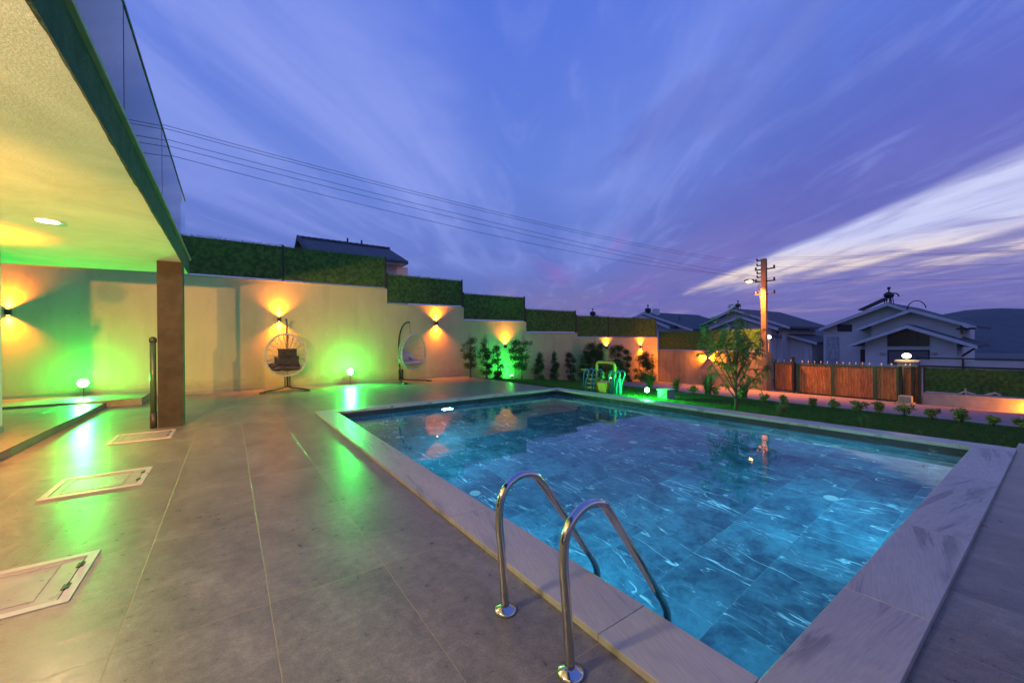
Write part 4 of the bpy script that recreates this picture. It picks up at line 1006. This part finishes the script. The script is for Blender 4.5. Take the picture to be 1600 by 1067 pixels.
sl_ = thing('street_lamp', 'orange street lamp on a short arm of the utility pole', 'street lamp', (PXp, PYp+.15, 4.42))
MB().tube([(-.08,0,0),(-.2,.14,.03),(-.40,.30,.06)], .02, 8).build('arm', M['dark'], sl_)
MB().box(-.11, -.2, .03, .11, .2, .12).build('housing', M['dark'], sl_, bevel=.03, matrix=Matrix.Translation((-.45,.36,0)) @ Matrix.Rotation(R(50), 4, 'Z'))
MB().ball((-.45,.36,.02), .12, 14, (1.3, 1.3, .6)).build('lens', M['e_street'], sl_, smooth=True)
lamp('sodium_light', 'SPOT', (-.5,.38,-.12), 5200., (1., .25, .03), .08, aim=(-.2,-.6,-6), parent=sl_, spot=R(124), blend=.9)
lamp('sodium_spill', 'POINT', (-.75,.25,-.16), 60., (1., .25, .03), .08, parent=sl_)
# overhead cables: quadratic sag through surveyed points
def cable(pts, ext0, ext1, lab, name='overhead_cable', r=.0048):
    P_ = [Vector(p) for p in pts]; x = [0, (P_[1]-P_[0]).xy.length, (P_[2]-P_[0]).xy.length]; cz = np.polyfit(x, [p.z for p in P_], 2); d = (P_[2]-P_[0]); d.z = 0; L_ = d.length; d.normalize()
    out = []
    for k in range(41):
        s_ = -ext0+(L_+ext0+ext1)*k/40; q = P_[0]+d*s_; out.append((q.x, q.y, float(np.polyval(cz, min(max(s_, -3), L_+3))+(cz[1]*0))))
    return tag(MB().tube(out, r, 5).build(name, M['cable'], smooth=True), lab, 'cable', 'overhead cables')
def yl(x): return 9.6+(9.15-9.6)*(x+.9)/23.
L5 = [((259,196),(600,286.5),(1180,409)), ((259,201),(600,290.5),(1180,413)), ((265,219),(600,305),(1180,430)), ((265,228.5),(600,313),(1180,435)), ((275,245),(600,327.5),(1165,441))]
nm5 = ['topmost of the left cables', 'second of the left cables', 'third of the left cables', 'fourth of the left cables', 'lowest of the left cables']
for (pa, pb_, pc), nmx in zip(L5, nm5):
    a_ = atY(*pa, 9.6); m_ = atY(*pb_, 9.52); c_ = atY(*pc, 9.2)
    c_ = Vector((PXp, PYp+.32, c_.z+.02)) if pc[0] > 1170 else Vector((PXp, PYp+.32, 4.72))
    m_ = atY(*pb_, a_.y+(c_.y-a_.y)*.27)
    cable((a_, m_, c_), 14, 0, 'black overhead cable running left from the pole, %s' % nmx)
for (py, zz, nmx) in ((390, 5.5, 'highest'), (392.5, 5.4, 'second highest'), (412, 5.03, 'middle'), (435, 4.42, 'lowest')):
    e_ = atX(1600, py, 28.5); s_ = Vector((PXp, PYp-.40, zz+.05)); m_ = (s_+e_)/2-Vector((0,0,.06))
    cable((s_, m_, e_), 0, 22, 'black overhead cable running right from the pole, %s of that side' % nmx)

# ================================================================== neighbouring houses
def gable_house(name, lab, xf, roofs, walls, loc, extra=None):
    t = thing(name, lab, 'house', loc)
    def c(o): return rc(o, t)
    for (pl_, pp_, pr_, x, dep) in roofs:
        A, B, C = atX(*pl_, x), atX(*pp_, x), atX(*pr_, x)
        for P0, P1 in ((A, B), (B, C)):
            th = Vector((0,0,-.20)); c(MB().prism([P0, P1, P1+th, P0+th], (dep,0,0)).build('roof', M['rooftile'], t))
            f = Vector((-.03,0,-.03)); c(MB().prism([P0+f, P1+f, P1+f+Vector((0,0,-.26)), P0+f+Vector((0,0,-.26))], (.045,0,0)).build('eave_board', M['trimw'], t))
    for poly_, x, dep, mm, nm_ in walls:
        c(MB().prism([atX(*p, x) for p in poly_], (dep,0,0)).build(nm_, M[mm], t))
    return t, c
def q(cx, cy): return (1270+cx/5.926, 440+cy/5.926)
bh, c_ = gable_house('gabled_house', 'large pale house with three stacked gables beyond the gate', 46,
    [(q(55,430), q(690,190), q(1240,362), 45.6, 13), (q(395,430), q(905,245), q(1515,405), 44.4, 9), (q(315,580), q(870,395), q(1525,585), 42.6, 7)],
    [([q(100,900), q(100,440), q(690,222), q(1330,425), q(1330,900)], 46.4, 10, 'house', 'wall'),
     ([q(540,900), q(540,400), q(905,278), q(1362,400), q(1362,900)], 45.2, 1.15, 'house', 'wall'),
     ([q(485,900), q(485,545), q(870,428), q(1335,548), q(1335,900)], 43.6, 1.55, 'house', 'wall'),
     ([q(125,900), q(125,510), q(238,510), q(238,900)], 46.30, .09, 'stone', 'stone_cladding')], (46, 9, -3))
def flat(poly_, x, mm, nm_, par=None, dep=.08):
    o = MB().prism([atX(*p, x) for p in poly_], (dep,0,0)).build(nm_, M[mm], bh); return c_(o)
flat([q(228,460), q(228,395), q(362,395), q(362,460)], 46.34, 'window', 'window')
flat([q(440,742), q(440,625), q(484,625), q(484,742)], 46.34, 'window', 'window')
flat([q(690,598), q(690,492), q(870,432), q(1080,500), q(1080,598)], 43.55, 'window', 'gable_window', dep=.045)
for cx in (790, 880, 970): flat([q(cx-3,598), q(cx-3,455), q(cx+3,455), q(cx+3,598)], 43.51, 'black', 'window_bar', dep=.036)
flat([q(690,760), q(690,628), q(1082,628), q(1082,760)], 43.55, 'black', 'door_frame', dep=.045)
flat([q(706,760), q(706,645), q(1066,645), q(1066,760)], 43.51, 'shutter', 'shutter', dep=.036)
flat([q(683,604), q(683,598), q(1087,598), q(1087,604)], 43.45, 'trimw', 'sill', dep=.09)
for cx in (648, 1127):
    p = atX(*q(cx, 662), 43.5); c_(MB().ball(p, .16, 12, (.5, 1, .8)).build('outdoor_light', M['trim'], bh, smooth=True))
flat([q(1365,485), q(1365,415), q(1392,415), q(1392,485)], 45.15, 'window', 'window', dep=.04)
for z in ((1330, 437, 1510, 432), (1365, 588, 1515, 605), (1380, 690, 1515, 605)):
    c_(MB().tube([atX(*q(z[0], z[1]), 44.0), atX(*q(z[2], z[3]), 44.0)], .07, 6).build('awning_arm', M['dark'], bh))
def solar(parent_c, t, p0, s_=1., m='black', sgn=1):
    p0 = Vector(p0)
    parent_c(MB().ball(p0+Vector((0,0,.75*s_)), .42*s_, 14, (1.6, 1., .85)).tube([p0+Vector((0,0,1.1*s_)), p0+Vector((0,0,1.42*s_))], .06*s_, 6).ball(p0+Vector((0,0,1.48*s_)), .16*s_, 8).build('water_tank', M[m], t, smooth=True))
    mb = MB()
    for dy in (-.3, .3):
        for dx in (-.4, .4): mb.tube([p0+Vector((dx*s_, dy*s_, -.25)), p0+Vector((dx*s_, dy*s_*.7, .6*s_))], .04*s_, 5)
    parent_c(mb.build('tank_stand', M['dark'], t))
    a_ = p0+Vector((-.9*s_, sgn*.25*s_, .45*s_)); b_ = p0+Vector((-.9*s_, sgn*2.3*s_, -.62*s_)); parent_c(MB().prism([a_, b_, b_+Vector((0,0,-.1)), a_+Vector((0,0,-.1))], (1.8*s_,0,0)).build('solar_panel', M['window'], t))
pk = atX(*q(705,190), 46.6); solar(c_, bh, pk, .82)
arc = atX(*q(960,262), 45.0); c_(MB().tube([arc+Vector((0, .55*math.cos(a_)-.0, .75*math.sin(a_))) for a_ in [math.pi*i/10*.95 for i in range(11)]], .035, 5).build('aerial', M['dark'], bh))
arc = atX(*q(755,185), 46.6); c_(MB().tube([arc+Vector((0, .28*math.cos(a_), .45+.28*math.sin(a_))) for a_ in [math.pi*(i/8*1.1-.05) for i in range(9)]], .05, 5).tube([arc+Vector((0,.28,-.1)), arc+Vector((0,.28,.45))], .05, 5).build('aerial', M['dark'], bh))

def q2(cx, cy): return (1000+cx/5.517, 440+cy/5.517)
mh, c_ = gable_house('gabled_house', 'dim pale house with stacked gables behind the utility pole', 44,
    [(q2(440,400), q2(800,228), q2(1290,382), 44.6, 12), (q2(590,395), q2(860,290), q2(1190,395), 43.2, 8), (q2(660,425), q2(765,385), q2(850,425), 42.2, 5),
     (q2(1100,385), q2(1225,437), q2(1525,518), 46.5, 7)],
    [([q2(500,900), q2(500,405), q2(800,262), q2(1225,398), q2(1225,900)], 45.3, 9, 'house', 'wall'),
     ([q2(640,900), q2(640,410), q2(860,325), q2(1130,405), q2(1130,900)], 44.0, 1.25, 'house', 'wall'),
     ([q2(1226,900), q2(1226,470), q2(1480,540), q2(1480,900)], 47.1, 5, 'house', 'wing_wall'),
     ([q2(1415,900), q2(1415,575), q2(1455,575), q2(1455,900)], 46.9, .18, 'trimw', 'corner_post')], (44, 20, -3))
solar(c_, mh, atX(*q2(845,240), 45.6), .62, sgn=1)
flat2 = MB().prism([atX(*p, 45.25) for p in (q2(1155,448), q2(1155,418), q2(1195,425), q2(1195,448))], (.04,0,0)).build('window', M['window'], mh); c_(flat2)
c_(MB().prism([atX(*p, 43.0) for p in (q2(1040,455), q2(1180,455), q2(1190,490), q2(1120,470))], (1.,0,0)).build('awning', M['rooftile'], mh))
fh, c_ = gable_house('distant_house', 'small roof and pale wall of a farther house left of the large gabled house', 62,
    [(q2(1440,560), q2(1470,575), q2(1575,602), 62, 6)], [([q2(1462,900), q2(1462,600), q2(1545,622), q2(1545,900)], 62.5, 4, 'house', 'wall')], (62, 22, -4))
def q3(cx, cy): return (700+cx/4, 420+cy/4)
lh, c_ = gable_house('gabled_house', 'dark roofed house with tanks on its ridge, behind the three panel fence', 40,
    [(q3(1120,318), q3(1222,268), q3(1530,375), 40.6, 12), (q3(1155,315), q3(1215,290), q3(1385,358), 39.6, 3), (q3(1385,364), q3(1470,350), q3(1560,372), 42, 6)],
    [([q3(1130,700), q3(1130,330), q3(1222,288), q3(1520,382), q3(1520,700)], 41.4, 8, 'house', 'wall')], (40, 28, -3))
solar(c_, lh, atX(*q3(1250,285), 41.5), .75, sgn=-1); solar(c_, lh, atX(*q3(1447,352), 43.5), .62, sgn=1)
p = atX(*q3(1290,262), 41.5); c_(MB().box(p.x, p.y-.3, p.z-.6, p.x+.6, p.y+.3, p.z+.25).build('chimney', M['house'], lh))
fr_, c_ = gable_house('distant_house', 'roof ridge with a solar tank just showing over the fourth fence', 38,
    [(q3(790,330), q3(900,302), q3(1010,330), 38, 8)], [([q3(810,700), q3(810,345), q3(900,318), q3(1000,345), q3(1000,700)], 38.6, 6, 'house', 'wall')], (38, 36, -3))
solar(c_, fr_, atX(*q3(905,302), 39), .72, sgn=-1)

# house behind the tallest fence
vh = thing('hipped_house', 'dark tiled roof and white wall showing above the tallest fence', 'house', (5, 24, 0))
rA, rB = atY(465, 372.4, 24), atY(608.5, 388, 24); zr = (rA.z+rB.z)/2
eR = Vector((9.0, 20.4, 5.78)); x0_, x1_ = rA.x, eR.x
rf = MB(); ov = 3.6
vs = [Vector((x0_, 24, zr)), Vector((rB.x, 24, zr)), Vector((x1_, 20.4, 5.80)), Vector((x0_, 20.4, 5.80)), Vector((x1_, 27.6, 5.80)), Vector((x0_, 27.6, 5.80))]
eR2 = atY(638, 409.5, 20.4); vs[2] = Vector((eR2.x, 20.4, 5.80)); vs[4] = Vector((eR2.x, 27.6, 5.80))
lo = [v+Vector((0,0,-.16)) for v in vs]
rf.add(vs+lo, [(0,1,2,3),(1,4,2),(0,5,4,1),(0,3,9,6),(0,6,11,5),(3,2,8,9),(2,4,10,8),(4,5,11,10),(6,9,8,7),(7,8,10),(6,7,10,11)])
rc(rf.build('roof', M['rooftile'], vh), vh)
rc(MB().box(x0_+.2, 20.45, 5.60, eR2.x-.06, 27.5, 5.638).build('soffit', M['white'], vh), vh)
rc(MB().box(x0_+.6, 21.2, -.5, 8.05, 26.8, 5.6).build('wall', M['white'], vh), vh)
rc(MB().prism([Vector((x0_-.04, 20.35, 5.66)), Vector((x0_-.04, 24, zr+.14)), Vector((x0_-.04, 27.65, 5.66)), Vector((x0_-.04, 27.65, 5.50)), Vector((x0_-.04, 24, zr-.10)), Vector((x0_-.04, 20.35, 5.50))], (.12,0,0)).build('eave_board', M['rooftile'], vh), vh)
rd = MB()
for k in range(16):
    xx = x0_+(rB.x-x0_)*k/16; rd.tube([(xx, 24, zr+.02), (xx+(rB.x-x0_)/16*1.04, 24, zr+.045)], .09, 7)
rc(rd.build('ridge_tile', M['rooftile'], vh), vh)
for px, py in ((543, 372), (565, 375.5)):
    p = atY(px, py, 24.3); rc(MB().tube([(p.x, 24.3, zr-.3), (p.x, 24.3, p.z)], .05, 8).build('flue_pipe', M['dark'], vh), vh)

# ------------------------------------------------------------------ evening air
hz = bpy.data.materials.new('haze_air'); hz.use_nodes = True; ht = NT(hz.node_tree); ht.n.clear()
pvv = ht.n.new('ShaderNodeVolumePrincipled'); pvv.inputs['Density'].default_value = .00032; pvv.inputs['Color'].default_value = (.80, .86, 1., 1); pvv.inputs['Anisotropy'].default_value = 0.
ho = ht.n.new('ShaderNodeOutputMaterial'); ht.l.new(pvv.outputs[0], ho.inputs['Volume'])
tag(MB().box(-60, -1400, -90, 2300, 2200, 80).build('haze', hz), 'thin blue evening haze lying over the valley and hills', 'haze', kind='stuff')
